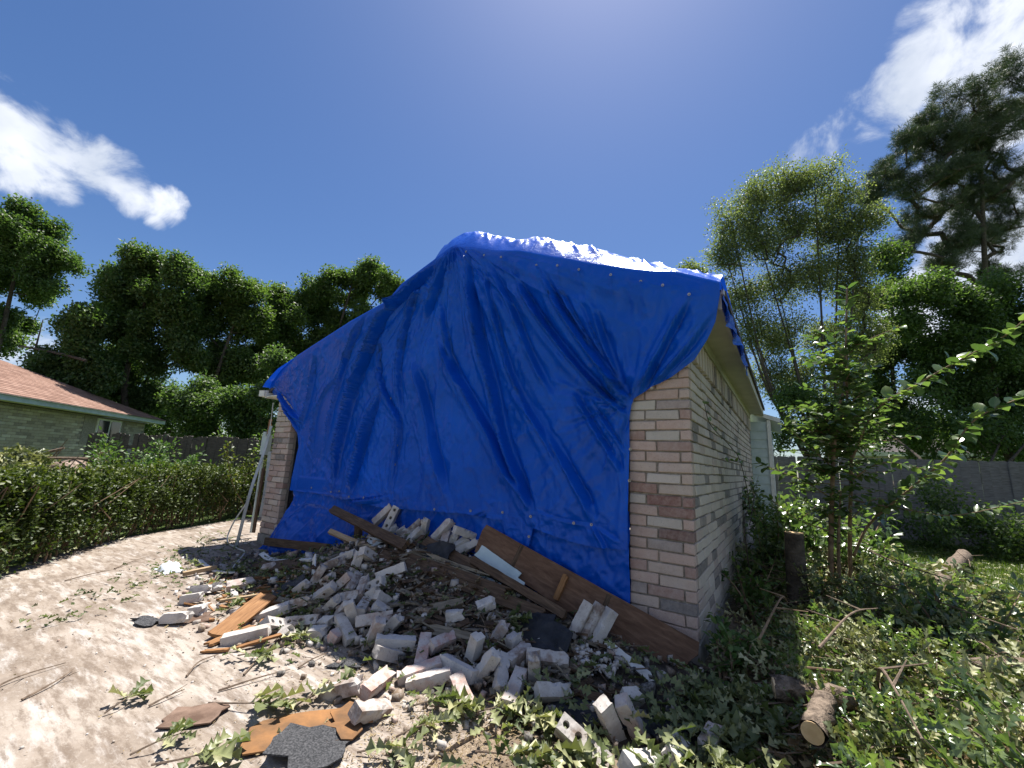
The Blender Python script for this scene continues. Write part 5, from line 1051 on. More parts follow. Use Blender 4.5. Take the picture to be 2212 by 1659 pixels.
RS = .43; s_ = np.linspace(0, 1, 2); ROT = Matrix.Rotation(hd, 3, 'Z')
mb = MB(); c = (E0+E2)/2; mb.box((*(c-on*.012), 2.07), (LN, .024, .15), ROT); mb.obj("fascia", M_SIDING, nb)
mb = MB(); mb.box((*(c-on*.22), 2.01), (LN, .4, .012), ROT); mb.obj("soffit", M_CREAM, nb)
mb = MB(); q = E2-on*3; mb.box((*(q+dn*.012), 2.07), (.024, 6, .15), ROT); mb.obj("end_fascia", M_SIDING, nb)
def rp(s, u, dz=0): p = E0+dn*s-on*u; return (p[0], p[1], 2.145+RS*u+dz)
mb = MB(); mb.add([rp(-.2, -.05), rp(LN+.05, -.05), rp(LN-6, 6), rp(-.2, 6)], [(0, 1, 2, 3)]); p5 = E2-on*12
mb.add([rp(LN+.05, -.05), (*(E2+dn*.05-on*11.95), 2.145), rp(LN-6, 6)], [(0, 1, 2)]); mb.obj("roof_deck", M_ROOFG, nb)
V = []; F = []; T = []
for ci in range(42):
    u0 = ci*.14; u1 = u0+.15; s = -.2+(.16 if ci % 2 else 0)
    while s < LN-u0:
        e = min(s+.31, LN-u0+.02); e1 = min(e, LN-u1+.03); o_ = len(V)
        V += [rp(s, u0-.02, .018), rp(e-.006, u0-.02, .018), rp(max(s, e1-.006), u1, .006), rp(s, u1, .006), rp(s, u0-.02, .004), rp(e-.006, u0-.02, .004)]
        F += [(o_, o_+1, o_+2, o_+3), (o_+4, o_+5, o_+1, o_)]; T += [random.random()]*6; s = s+.316
tag(link("shingles", mesh("shingles", V, F, M_ROOF, tone=T), nb), kind="stuff")
mb = MB(); v0 = np.array(rp(LN-4.9, 2.6, .03)); mb.box(v0, (.35, .22, .06), ROT); mb.obj("roof_vent", M_WHITE, nb)
wp = W0+dn*(LW-2.3)+on*.02
mb = MB(); mb.box((*(W0+dn*(LW-2.3)-on*.02), 1.5), (2.0, .06, .85), ROT); mb.obj("light_panel", M_MORTAR, nb)
win = MB().box((*(wp+dn*.2), 1.5), (1.25, .05, .85), ROT).obj("window", M_WHITE, nb)
for k in (-1, 1): MB().box((*(wp+dn*(.2+k*.30)+on*.027), 1.5), (.52, .012, .74), ROT).obj("pane", M_GLASS, win)

# house roof over the back fence
rh = empty("rear_house", (7, 27, -.14)); tag(rh, "low house beyond the back fence, only roof and white eave showing", "house")
mb = MB(); mb.box2((3.6, 26.4, -.14), (11, 32, 2.5)); mb.obj("wall", M_CREAM, rh)
mb = MB(); mb.add([(3.2, 26, 2.62), (11.5, 26, 2.62), (10, 30, 4.3), (4.8, 30, 4.3), (3.2, 34, 2.62), (11.5, 34, 2.62)], [(0, 1, 2, 3), (3, 2, 5, 4), (0, 3, 4), (1, 5, 2)]); mb.obj("roof", M_ROOFG, rh)
mb = MB(); mb.box2((3.2, 25.95, 2.42), (11.5, 25.99, 2.64)); mb.obj("eave_board", M_WHITE, rh)

# ================================================================== trees
def make_tree(name, label, base, blobs, n_leaf, lsize, lmat, seed, trunk_r=.16, cat="tree", sigma=.30, tmpl=(QUAD_V, QUAD_F), per=26, stems=1, pine=False, group=None, aspect=.55, lean=None, thin=.012, nsub=11, subr=(.2, .45), tw=.12):
    r = np.random.default_rng(seed); base = np.array(base, float); bl = np.array(blobs, float)
    root = empty(name, tuple(base)); tag(root, label, cat, group)
    top = bl[np.argmax(bl[:, 2])]; w = bl[:, 3]**2; cen = (bl[:, :3]*w[:, None]).sum(0)/w.sum()
    mb = MB(); trunks = []
    for s in range(stems):
        if stems == 1: end = np.array([cen[0]*.4+top[0]*.6, cen[1]*.4+top[1]*.6, top[2]])
        else: b_ = bl[np.argsort(-bl[:, 2])[(s*2) % len(bl)]]; end = b_[:3]
        mid = base*.55+end*.45+np.append(r.normal(0, .25, 2), .3); off = np.append(r.normal(0, .12 if stems > 1 else 0, 2), 0)
        P = spline([base+off, base*.8+end*.2+np.append(r.normal(0, .12, 2), .2), mid, end], 7); trunks.append(P)
        mb.tube(P, np.linspace(trunk_r, trunk_r*.18, len(P)), 8)
    mb.obj("trunk", M_BARK, root, True)
    allT = np.concatenate(trunks)
    sub = [(*(b_[:3]+rand_dirs(1, r)[0]*b_[3]*r.uniform(.3, 1.12)*np.array([1, 1, .9])), b_[3]*r.uniform(*subr)) for b_ in bl for _ in range(nsub)]
    bl = np.array(sub); vol = bl[:, 3]**2; ncl = max(8, n_leaf//per); CC = []
    for b_, k in zip(bl, np.round(ncl*vol/vol.sum()).astype(int)):
        u = rand_dirs(k, r); CC.append(b_[:3]+u*(r.random(k)**.4*b_[3])[:, None]*np.array([1, 1, .85]))
    # limbs grow from the trunk to the leaf clusters, nearest first, each from the closest wood already there
    tg = np.concatenate([bl[:, :3]]+[c[:max(1, int(len(c)*tw))] for c in CC if len(c)]); tg = tg[np.argsort(np.linalg.norm(tg-base, axis=1))][:2600]
    N_ = [tuple(q) for q in allT]; par = []; o_ = 0
    for T_ in trunks: par += [-1]+list(range(o_, o_+len(T_)-1)); o_ += len(T_)
    arr = np.zeros((len(N_)+len(tg)*7, 3)); arr[:len(N_)] = allT; cnt = len(N_); wt_ = [0.0]*cnt; ntr = cnt
    for c in tg:
        d_ = arr[:cnt]-c; cost = np.sqrt((d_**2).sum(1))+.9*np.clip(d_[:, 2]+.15, 0, None); k = int(np.argmin(cost)); st = arr[k].copy(); L = np.linalg.norm(c-st)
        m = min(6, max(1, int(L/.45))); sag = r.normal(0, .06*L, 3)
        for q in range(1, m+1):
            t = q/m; arr[cnt] = st+(c-st)*t+sag*math.sin(math.pi*t)+np.array([0, 0, .10*L*math.sin(math.pi*t)]); par.append(k); wt_.append(0.0); k = cnt; cnt += 1
        wt_[k] += 1
    for k in range(cnt-1, -1, -1):
        if par[k] >= 0: wt_[par[k]] += wt_[k]
    LV = []; LF_ = []; o_ = 0
    for k in range(ntr, cnt):
        a_, b_ = arr[par[k]], arr[k]; d = b_-a_; L = np.linalg.norm(d)
        if L < 1e-4: continue
        d /= L; u = np.cross(d, (.3, .5, .81)); u /= np.linalg.norm(u)+1e-9; v = np.cross(d, u); ra = min(trunk_r*.55, thin*.45*max(wt_[k], 1)**.46); rb = ra*.9
        for q in range(3): t = 2.0944*q; LV.append(a_+ra*(math.cos(t)*u+math.sin(t)*v))
        for q in range(3): t = 2.0944*q; LV.append(b_+rb*(math.cos(t)*u+math.sin(t)*v))
        LF_ += [(o_+q, o_+(q+1) % 3, o_+3+(q+1) % 3, o_+3+q) for q in range(3)]; o_ += 6
    tag(link("limbs", mesh("limbs", np.array(LV), np.array(LF_), M_BARK), root), kind="stuff")
    CC = np.concatenate(CC); P = np.repeat(CC, per, 0); n = len(P)
    if pine:
        D = norm(rand_dirs(n, r)+np.array([0, 0, .25])); V = leaf_cloud(P+D*.02, D, rand_dirs(n, r), r.uniform(.7, 1.2, n)*lsize, lsize*.055, tmpl, rng=r)
    else:
        out = norm(CC-cen); tone_c = r.random(len(CC))
        P = P+rand_dirs(n, r)*(r.random(n)**.5*sigma*1.35)[:, None]; D = norm(rand_dirs(n, r)+np.repeat(out, per, 0)*.4+np.array([0, 0, -.25])); N = norm(rand_dirs(n, r)*.8+np.array([0, 0, 1.]))
        V = leaf_cloud(P, D, N, r.uniform(.6, 1.25, n)*lsize, r.uniform(.8, 1.2, n)*lsize*aspect, tmpl, tone=np.clip(np.repeat(tone_c, per)*.6+r.random(n)*.4, 0, 1), rng=r)
    link("crown", leaf_mesh("crown", [V], lmat), root); return root
G1 = "trees behind the neighbour's roof and dark fence"
make_tree("oak_tree", "dark leafy tree at the far left edge, above the reddish roof", (-30, -.9, -.2), T1, 60000, .16, LF_TREE, 1, .22, group=G1)
make_tree("oak_tree", "tallest dark tree behind the reddish roof's lower end", (-21.5, 2.1, -.2), T2, 95000, .14, LF_TREE, 2, .2, group=G1)
make_tree("oak_tree", "middle dark tree between the reddish roof and the tarp", (-19.7, 4.8, -.2), T3, 70000, .14, LF_TREE2, 3, .18, group=G1)
make_tree("oak_tree", "broad lighter green tree rising beside the tarp's left slope", (-18.6, 8.2, -.2), T4, 95000, .15, LF_TREE2, 4, .22, group=G1)
make_tree("oak_tree", "small dark tree with a dead limb just above the reddish roof", (-20.4, .5, -.2), T6, 26000, .14, LF_TREE, 5, .09, group=G1)
make_tree("thicket", "dark understory thicket behind the picket fence left of the garage", (-14.6, 3.3, -.2), U1, 45000, .11, LF_TREE, 6, .1, cat="thicket", sigma=.28, stems=3, nsub=5)
make_tree("thicket", "dark low thicket right behind the reddish roof's lower end", (-25, 2.9, -.2), U2, 26000, .15, LF_TREE, 14, .1, cat="thicket", stems=3, nsub=6, subr=(.3, .5))
make_tree("oak_tree", "dark green tree filling the space between the airy tree and the pine", (4.6, 19.4, -.14), R5, 50000, .13, LF_TREE2, 15, .16)
mb = MB(); mb.tube(spline([(-19.3, .35, 3.9), (-20.4, -.25, 4.15), (-21.6, -.8, 4.35), (-22.1, -.9, 4.4)]), [.05]*9+[.04]*9+[.03]*7, 5); mb.tube([(-21.3, -.6, 4.3), (-21.4, -.6, 5.4)], [.03, .012], 4)
dl = mb.obj("dead_branch", M_BARK); tag(dl, "bare dead branch reaching left above the reddish roof", "branch")
make_tree("ash_tree", "airy light green tree with fanned bare stems right of the garage", (1.55, 12.2, -.14), R1, 95000, .078, LF_LIGHT, 7, .07, stems=9, sigma=.24, per=16, aspect=.5, thin=.009, nsub=9, subr=(.5, .95), tw=.25)
make_tree("distant_tree", "small distant treetop just over the tarp's right end", (-3, 19, -.14), R1b, 2600, .16, LF_LIGHT, 8, .1)
make_tree("pine_tree", "tall pine with open tufted crown at the right edge", (8.6, 24.5, -.14), [(b_[0], b_[1], b_[2], b_[3]*1.2) for b_ in R2+R2X], 200000, .26, LF_PINE, 9, .26, pine=True, per=34, thin=.018, nsub=12, subr=(.3, .62), tw=.22)
make_tree("oak_tree", "dense dark tree below the pine at the right edge", (7.2, 19, -.14), R3, 80000, .13, LF_TREE, 10, .2, sigma=.36)
make_tree("ivy_clump", "dark ivy-covered trunk foot rising behind the back fence", (1.5, 11.9, -.14), R4, 9000, .10, LF_TREE, 12, .17, cat="ivy", sigma=.25)
RFILL = [(-.3+i*1.1, 14+.5*(i % 3), 2.2+.5*(i % 2), 1.0) for i in range(9)]
make_tree("thicket", "dark thicket filling the gap above the back fence", (4, 14.5, -.14), [(b_[0]+2.6, b_[1]+3, b_[2]+.6, 1.05) for b_ in RFILL], 15000, .14, LF_TREE, 13, .1, cat="thicket", stems=4, sigma=.35)

# ================================================================== hedge and shrubs on the left
HP = spline([(-3.5, -4.2), (-4.35, -3.0), (-5.25, -2.35), (-6.0, -1.75), (-7.0, -.85), (-7.6, .2), (-8.7, 1.5)], 12)
HP = np.array(HP); nrmH = np.stack([-np.gradient(HP[:, 1]), np.gradient(HP[:, 0])], 1); nrmH = norm(nrmH); off = HP-CAM[:2]; sg = np.sign((nrmH*off).sum(1))[:, None]; nrmH = nrmH*sg
hedge = empty("hedge", (-6, -1.5, GZ)); tag(hedge, "clipped green hedge running along the left side of the driveway", "hedge")
r_ = np.random.default_rng(9)
def hedge_pts(n, shell):
    t = r_.random(n)*(len(HP)-1.001); i = t.astype(int); f = (t-i)[:, None]; c = HP[i]*(1-f)+HP[i+1]*f; nn_ = nrmH[i]
    a_ = r_.uniform(0, math.pi, n); e_ = 2/4.5
    px = np.sign(np.cos(a_))*np.abs(np.cos(a_))**e_; pz = np.abs(np.sin(a_))**e_
    bulge = 1+.22*(fbm(t*1.3, a_*2, 3, 4)-.5)*2
    k = shell(n)*bulge; xy = c+nn_*(.38+px*.42*k)[:, None]; z = GZ+.02+pz*k*(.82+.05*np.sin(t*2.1))
    out = np.concatenate([nn_*px[:, None], pz[:, None]], 1); return np.concatenate([xy, z[:, None]], 1), out
P, out = hedge_pts(80000, lambda n: 1-.16*r_.random(n)**1.5+.05*r_.normal(size=n)); n = len(P)
P2, out2 = hedge_pts(22000, lambda n: .5+.35*r_.random(n)); 
gp = fbm(P[:, 0]*3.1+P[:, 1]*1.3+7, P[:, 2]*4.2+P[:, 1]*2.1+3, 3, 77); keep = (gp > .37) | (r_.random(len(P)) < .18); P, out = P[keep], out[keep]
ns_ = 260; tS = r_.random(ns_)*(len(HP)-1.001); iS = tS.astype(int); cS = HP[iS]+nrmH[iS]*r_.uniform(.0, .75, ns_)[:, None]; shP = []; shO = []
for c in cS:
    hgt = r_.uniform(.06, .22); lean_ = r_.normal(0, .25, 2)
    for a_ in np.linspace(0, 1, 12): shP.append((c[0]+lean_[0]*hgt*a_, c[1]+lean_[1]*hgt*a_, .64+hgt*a_)); shO.append((*r_.normal(0, .6, 2), .5))
Pa = np.concatenate([P, P2, np.array(shP)]); oa = np.concatenate([out, out2, norm(np.array(shO))]); n = len(Pa)
tn = np.clip(.15+.55*r_.random(n)+.35*np.clip((Pa[:, 2]-.45)/.35, 0, 1)*r_.random(n), 0, 1)       # leaf tone runs yellower towards the clipped top
link("foliage", leaf_mesh("foliage", [leaf_cloud(Pa, norm(oa*.5+rand_dirs(n, r_)*.8+np.array([0, 0, .25])), norm(oa+rand_dirs(n, r_)*.8+np.array([0, 0, .5])), r_.uniform(.030, .055, n), r_.uniform(.020, .034, n), (QUAD_V, QUAD_F), tone=tn)], LF_HEDGE), hedge)
mb = MB()
for _ in range(260):
    t = r_.random()*(len(HP)-1.001); i = int(t); c = HP[i]+nrmH[i]*r_.uniform(.05, .7); P = [np.array([c[0], c[1], GZ]), np.array([c[0]+r_.normal(0, .08), c[1]+r_.normal(0, .08), .2]), np.array([c[0]+r_.normal(0, .2), c[1]+r_.normal(0, .2), .68])]
    mb.tube(P, [.012, .008, .004], 4, False)
mb.obj("stems", M_BARK_T, hedge)
def sapling(name, label, base, h, spread, n, lsize, lmat, seed, cat="sapling", stems=5, tmpl=(OVAL_V, OVAL_F), group=None, aspect=.5):
    r = np.random.default_rng(seed); base = np.array(base, float); root = empty(name, tuple(base)); tag(root, label, cat, group); mb = MB(); PP = []; DD = []
    for s in range(stems):
        tip = base+np.array([*(r.normal(0, spread, 2)), h*r.uniform(.6, 1.05)]); P = spline([base+np.array([*r.normal(0, .05, 2), 0]), (base+tip)/2+r.normal(0, .06, 3), tip], 8)
        mb.tube(P, np.linspace(.012, .003, len(P)), 4, False)
        k = n//stems; t = r.uniform(.25, 1, k)*(len(P)-1.01); i = t.astype(int); c = P[i]+(P[i+1]-P[i])*(t-i)[:, None]; D = norm(rand_dirs(k, r)*.9+np.array([0, 0, .3]))
        PP.append(c+D*(r.random(k)*spread*.35)[:, None]); DD.append(D)
    mb.obj("stems", M_BARK_T, root); PP = np.concatenate(PP); DD = np.concatenate(DD); k = len(PP)
    link("foliage", leaf_mesh("foliage", [leaf_cloud(PP, DD, norm(rand_dirs(k, r)*.7+np.array([0, 0, 1])), r.uniform(.6, 1.2, k)*lsize, lsize*aspect, tmpl, rng=r)], lmat), root); return root
sapling("sapling", "bright green saplings sprouting behind the hedge in front of the fence", (-9.3, -.7, -.1), 1.25, .55, 2600, .075, LF_WEED, 1, stems=16)
sapling("sapling", "upright leafy shoot right of the pale picket panel", (-8.6, -.2, -.1), 1.3, .4, 1500, .07, LF_WEED, 2, stems=9)
sapling("sapling", "yellowish bush leaning behind the hedge's right end by the pier", (-8.1, 1.1, -.1), 1.35, .38, 2200, .07, LF_HEDGE, 3, cat="shrub", stems=10)
sapling("shrub", "dark shrub between the hedge's far end and the utility box", (-9.6, 2.3, -.1), 1.7, .6, 2600, .08, LF_TREE2, 4, cat="shrub", stems=10)
# fallen limbs heaped beyond the hedge
n = 5200; P = np.stack([r_.normal(-9.9, .9, n), r_.normal(-1.75, .55, n)], 1); h_ = 1.12*np.exp(-((P[:, 0]+9.9)/1.3)**2-((P[:, 1]+1.75)/.8)**2); P = np.column_stack([P, -.2+h_*(.75+.25*r_.random(n))+.08*r_.random(n)])
tag(link("brush_heap", leaf_mesh("brush_heap", [leaf_cloud(P, norm(rand_dirs(n, r_)), norm(rand_dirs(n, r_)*.8+np.array([0, 0, 1])), r_.uniform(.09, .16, n), r_.uniform(.05, .08, n), OAKS[0])], LF_OAK)), "heap of wilted cut limbs beyond the hedge at the left edge", "brush", kind="stuff")
for k, (c, rr, lab) in enumerate([((-9.55, -1.22, .55), .32, "torn root ball end lying on the brush beyond the hedge"), ((-9.25, -.98, .52), .26, "second earthy trunk stub right of the torn root ball")]):
    u = rand_dirs(160, r_); V = []; ico = bpy.data.meshes.new("t"); import bmesh
    bm = bmesh.new(); bmesh.ops.create_icosphere(bm, subdivisions=3, radius=1); V = np.array([v.co for v in bm.verts]); F = [[v.index for v in f.verts] for f in bm.faces]; bm.free(); bpy.data.meshes.remove(ico)
    d_ = 1+.5*(fbm(V[:, 0]*2.5+k*9+5, V[:, 1]*2.5+V[:, 2]*2+5, 4, 2)-.5); V = V*d_[:, None]*rr*np.array([1.2, .9, .85])+np.array(c)
    tag(link("root_ball", mesh("root_ball", V, F, simple("earthy_wood%d" % k, (.16, .11, .085), (.38, .29, .23), 9, .95, 1, .03))), lab, "stump")
for k, (p, q) in enumerate([((-10.5, -1.9, .5), (-9.3, -1.0, .85)), ((-10.8, -1.4, .6), (-9.9, -1.3, 1.0)), ((-9.8, -1.8, .4), (-8.9, -.9, .7))]):
    mb = MB(); p, q = np.array(p), np.array(q); mb.tube(spline([p, (p+q)/2+r_.normal(0, .1, 3), q], 5), [.035]*5+[.025]*5+[.012], 5); mb.tube([(p+q)/2, (p+q)/2+np.array([.25, .1, .35])], [.014, .005], 4)
    tag(mb.obj("bare_limb", M_TWIG), ["bare limb slanting over the brush beyond the hedge", "bare forked limb sticking highest from the left brush", "bare limb running past the earthy trunk stubs"][k], "branch")
# ================================================================== right side: shrub, stump, brush, lawn
LEAFV = []
for i in range(4):
    r = np.random.default_rng(i); v = OVAL_V.copy(); v[:, 2] += .1*(v[:, 0]-.5)**2*r.uniform(-2, 2); L = .075; v = v*np.array([L, L*.62, L*.62])
    for t in (.15, .5, .9): LEAFV.append(mesh("leaf", v, OVAL_F, LF_MYR, tone=np.full(len(v), t+r.uniform(-.1, .1)), smooth=True))
def place_leaf(me, parent, p, d, nrm, s):
    o = link("leaf", me, parent); d = np.array(d, float); d /= np.linalg.norm(d); sde = np.cross(nrm, d); sde /= np.linalg.norm(sde)+1e-9; n2 = np.cross(d, sde)
    o.location = tuple(p); o.rotation_mode = 'QUATERNION'; o.rotation_quaternion = Matrix(np.stack([d, sde, n2], 1).tolist()).to_quaternion(); o.scale = (s, s, s); return o
myr = empty("crape_myrtle", (.85, 1.8, -.14)); tag(myr, "slender leafy shrub with tan stems growing before the back fence", "shrub")
RAD = [.028, .020, .022, .012, .011, .007, .007, .006, .007, .006, .007, .006, .006]
r_ = np.random.default_rng(21); nl = 0; extraP = []; extraD = []
for k, pth in enumerate(MYRTLE):
    pth = [np.array(p) for p in pth]
    if k < 3: pth[0][2] = -.2
    P = spline(pth, 10); MB().tube(P, np.linspace(RAD[k], RAD[k]*.35, len(P)), 6).obj("stem", M_BARK_T, myr, True)
    L = np.concatenate([[0], np.cumsum(np.linalg.norm(np.diff(P, axis=0), axis=1))]); st = {0: .72, 1: .62, 2: .6}.get(k, .22); s = L[-1]*st; fl = 0
    while s < L[-1]:
        c = np.array([np.interp(s, L, P[:, a_]) for a_ in range(3)]); i = min(len(P)-2, np.searchsorted(L, s)); t = P[i]-P[i-1] if i else P[1]-P[0]; t /= np.linalg.norm(t)
        sd0 = np.cross(t, (0, 0, 1.)); sd0 = sd0/(np.linalg.norm(sd0)+1e-6) if np.linalg.norm(sd0) > .2 else np.array([.8, -.6, 0])
        if fl % 2: sd0 = .4*sd0+.9*np.cross(t, sd0)*(.5)
        for q in (-1, 1):
            d = q*sd0+.45*t+r_.normal(0, .25, 3)+np.array([0, 0, -.1])
            sc = r_.uniform(.95, 1.45)*(1.35 if k in (3, 4, 8) else 1.05)
            if nl < 300: place_leaf(random.choice(LEAFV), myr, c+.006*norm(d), d, norm(np.array([0, 0, 1.])+r_.normal(0, .35, 3)), sc); nl += 1
            else: extraP.append(c); extraD.append(d)
        s += r_.uniform(.030, .05); fl += 1
# shorter side shoots fill the middle of the shrub
P0 = []; D0 = []
for _ in range(150):
    k = r_.integers(0, 2); P = spline(MYRTLE[k], 10); c = P[r_.integers(len(P)//3, int(len(P)*.85))]; d = norm(np.append(r_.normal(0, 1, 2), r_.uniform(-.1, .6))); L = r_.uniform(.15, .45)
    tip = c+d*L; MB().tube(np.stack([c, (c+tip)/2+r_.normal(0, .02, 3), tip]), [.004, .003, .0015], 3, False).obj("side_shoot", M_BARK_T, myr)
    for s in np.arange(.2, 1.05, .13):
        for q in (-1, 1): P0.append(c+d*L*s); D0.append(np.cross(d, (0, 0, 1))*q+d*.5+r_.normal(0, .3, 3))
P0 = np.array(P0+extraP); D0 = np.array(D0+extraD); n = len(P0)
tag(link("small_leaves", leaf_mesh("small_leaves", [leaf_cloud(P0, D0, norm(np.array([0, 0, 1.])+r_.normal(0, .4, (n, 3))), r_.uniform(.05, .09, n), r_.uniform(.034, .055, n), (OVAL_V, OVAL_F))], LF_MYR), myr), kind="stuff")
vine = empty("wall_briar", (.1, 1.7, -.14)); tag(vine, "thin dark briar with sparse leaves arching along the brick side wall", "vine")
for k, pth in enumerate(VINE):
    P = spline([(.08+.02*i if 0 else p[0]+.06, p[1], p[2]) for i, p in enumerate(pth)], 8); MB().tube(P, np.linspace(.006, .0025, len(P)), 5).obj("stem", M_BARK, vine)
    for i in range(6 if k == 0 else 1, len(P), 3 if k == 0 else 2):
        for q in (-1, 1):
            if r_.random() < .8: place_leaf(random.choice(LEAFV), vine, P[i], norm(np.array([.5, q*.8, .1])+r_.normal(0, .4, 3)), norm(np.array([.8, -.3, .7])+r_.normal(0, .4, 3)), r_.uniform(.5, .85))
# cut stump post
st = empty("cut_stump", (.56, 1.44, -.14)); tag(st, "upright sawn-off trunk standing in the brush left of the tan stems", "stump")
P = np.array([(.56, 1.44, -.2), (.555, 1.44, .1), (.56, 1.45, .35), (.565, 1.45, .60)]); V, F = tube(P, [.085, .078, .074, .073], 14, False); V += r_.normal(0, .003, V.shape); link("bark", mesh("bark", V, F, M_BARK, True), st)
MB().tube([(.565, 1.45, .595), (.565, 1.45, .606)], .070, 14).obj("cut_face", M_ENDGR, st)
def log(label, p, q, rad, seed, jag=.004):
    p, q = np.array(p, float), np.array(q, float); root = empty("cut_log", tuple(p)); tag(root, label, "log"); r = np.random.default_rng(seed)
    t = np.linspace(0, 1, 10)[:, None]; P = p*(1-t)+q*t+np.concatenate([np.zeros((1, 3)), r.normal(0, rad*.07, (8, 3)), np.zeros((1, 3))]); V, F = tube(P, rad*r.uniform(.93, 1.07, 10), 16, False); V += r.normal(0, jag, V.shape); link("bark", mesh("bark", V, F, M_BARK_L, True), root)
    d = (q-p)/np.linalg.norm(q-p)
    for e, s in ((p, -1), (q, 1)): MB().tube([e+d*s*-.006, e+d*s*.002], rad*.9, 16).obj("cut_face", M_ENDGR, root)
log("round log with its pale sawn end facing the viewer at lower right", (.565, -.83, .06), (.63, -.48, .06), .045, 1)
log("thick grey log lying beyond the near one in the brush", (.42, -.42, .03), (.74, -.36, .05), .05, 2, .007)
log("long pale log lying along the lawn's edge in the brush", (1.75, 3.2, .02), (2.75, 6.4, .02), .085, 3, .006)
log("thin grey log lying across the brush at the right edge", (1.30, .35, .10), (2.3, 1.2, .1), .05, 4)
def brush_h(x, y):
    a_ = np.clip((x-.12)/.25, 0, 1)*np.clip((2.0+.05*y-x)/1.1, 0, 1); b_ = np.clip((y+1.7)/.5, 0, 1)*np.clip((6.2-y)/1.2, 0, 1)
    near_ = np.clip((y-1.0)/1.2, 0, 1); side_ = np.clip((x-.75)/.6, 0, 1); k_ = np.clip(.42+.75*np.maximum(near_*.9, side_), 0, 1.15)
    c_ = np.where(y < .7, np.clip((x-.22)/.3, .12, 1), 1)
    return a_*b_*c_*k_*(.12+.36*fbm(x*1.6+3, y*1.2+7, 3, 6)+.14*np.exp(-((x-1.3)/.6)**2-((y-1.9)/1.3)**2))
# bare ground crust of the brush, then leaves, sticks
n = 9000; P = np.stack([r_.uniform(.12, 3.0, n), -1.8+8*r_.random(n)**1.35], 1); hb = brush_h(P[:, 0], P[:, 1]); k = (hb > .02) & (np.hypot(P[:, 0]-.55, P[:, 1]+1.0) > .2) & (r_.random(n) < .35+.65*np.clip(hb*4, 0, 1)); P = P[k]; hb = hb[k]; n = len(P)
Z = -.13+hb*r_.random(n)**.45; P = np.column_stack([P, Z]); near = P[:, 1] < 2.3; parts = []
cl = fbm(P[:, 0]*2.3, P[:, 1]*2.3, 3, 12); tone = np.clip((cl-.25)*1.1+r_.random(n)*.6-.02, 0, 1)
ang = fbm(P[:, 0]*1.7+9, P[:, 1]*1.7, 2, 14)*9; D = np.stack([np.cos(ang), np.sin(ang), np.full(n, -.1)], 1)+rand_dirs(n, r_)*.7; N = norm(np.array([0, -.1, 1.])+rand_dirs(n, r_)*1.0)
for i in range(8):
    m_ = near & (np.arange(n) % 8 == i); c = m_.sum(); parts.append(leaf_cloud(P[m_], D[m_], N[m_], r_.uniform(.05, .10, c), r_.uniform(.028, .05, c), OAKS[i], tone=tone[m_]))
m_ = ~near; c = m_.sum(); parts.append(leaf_cloud(P[m_], D[m_], N[m_], r_.uniform(.06, .11, c), r_.uniform(.03, .05, c), (OVAL_V, OVAL_F), tone=tone[m_]))
# leafy twigs thrown over each other: every twig carries its own leaves
TWM = MB(); k_ = 0; gparts = []
while k_ < 1300:
    x, y = r_.uniform(.16, 2.7), -1.7+7.2*r_.random()**1.5; h_ = float(brush_h(np.array(x), np.array(y)))
    if h_ < .05 or math.hypot(x-.55, y+1.02) < .32 or math.hypot(x-.5, y-1.0) < .25: continue
    k_ += 1; a_ = r_.uniform(0, 6.283); L = r_.uniform(.18, .5); el_ = r_.uniform(-.1, .75); c = np.array([x, y, -.12+h_*r_.uniform(.45, 1.0)]); el_ *= .35+.65*min(1, h_/.25); d = np.array([math.cos(a_)*math.cos(el_), math.sin(a_)*math.cos(el_), math.sin(el_)])
    P_ = spline([c, c+d*L*.5+r_.normal(0, .03, 3), c+d*L+np.array([0, 0, -.1*L])], 4); TWM.tube(P_, np.linspace(.004, .0015, len(P_)), 3, False); m = int(10+22*L)
    i_ = r_.integers(len(P_)//3, len(P_), m); Dv = norm(d*.4+rand_dirs(m, r_)+np.array([0, 0, .05])); tn_ = np.clip(r_.uniform(.25, 1.0)+r_.normal(0, .13, m), 0, 1)
    (parts if k_ % 2 else gparts).append(leaf_cloud(P_[i_]+Dv*.01, Dv, norm(np.array([0, 0, .6])+rand_dirs(m, r_)*1.0), r_.uniform(.05, .095, m), r_.uniform(.026, .045, m), OAKS[k_ % 8] if y < 2.4 else (OVAL_V, OVAL_F), tone=tn_))
tag(TWM.obj("leafy_twigs", M_TWIG), "thin twigs carrying the wilted leaves of the cut brush", "twigs", kind="stuff")
tag(link("green_brush", leaf_mesh("green_brush", gparts, LF_MYR)), "still green leaves among the wilting cut brush", "brush", kind="stuff")
tag(link("cut_brush", leaf_mesh("cut_brush", parts, LF_OAK)), "wilting cut oak brush spread between the brick side wall and the lawn", "brush", kind="stuff")
n = 6000; P = np.stack([r_.uniform(.15, 2.6, n), -1.5+7*r_.random(n)**1.3], 1); P = np.column_stack([P, -.13+brush_h(P[:, 0], P[:, 1])*r_.random(n)**.5])
tag(link("brush_litter", leaf_mesh("brush_litter", [leaf_cloud(P, rand_dirs(n, r_)*np.array([1, 1, .2]), norm(np.array([0, 0, 1.])+rand_dirs(n, r_)*.5), r_.uniform(.05, .1, n), r_.uniform(.03, .05, n), OAKS[2])], LF_DRY)), "brown dry leaves under the cut brush", "leaf litter", kind="stuff")
mb = MB()
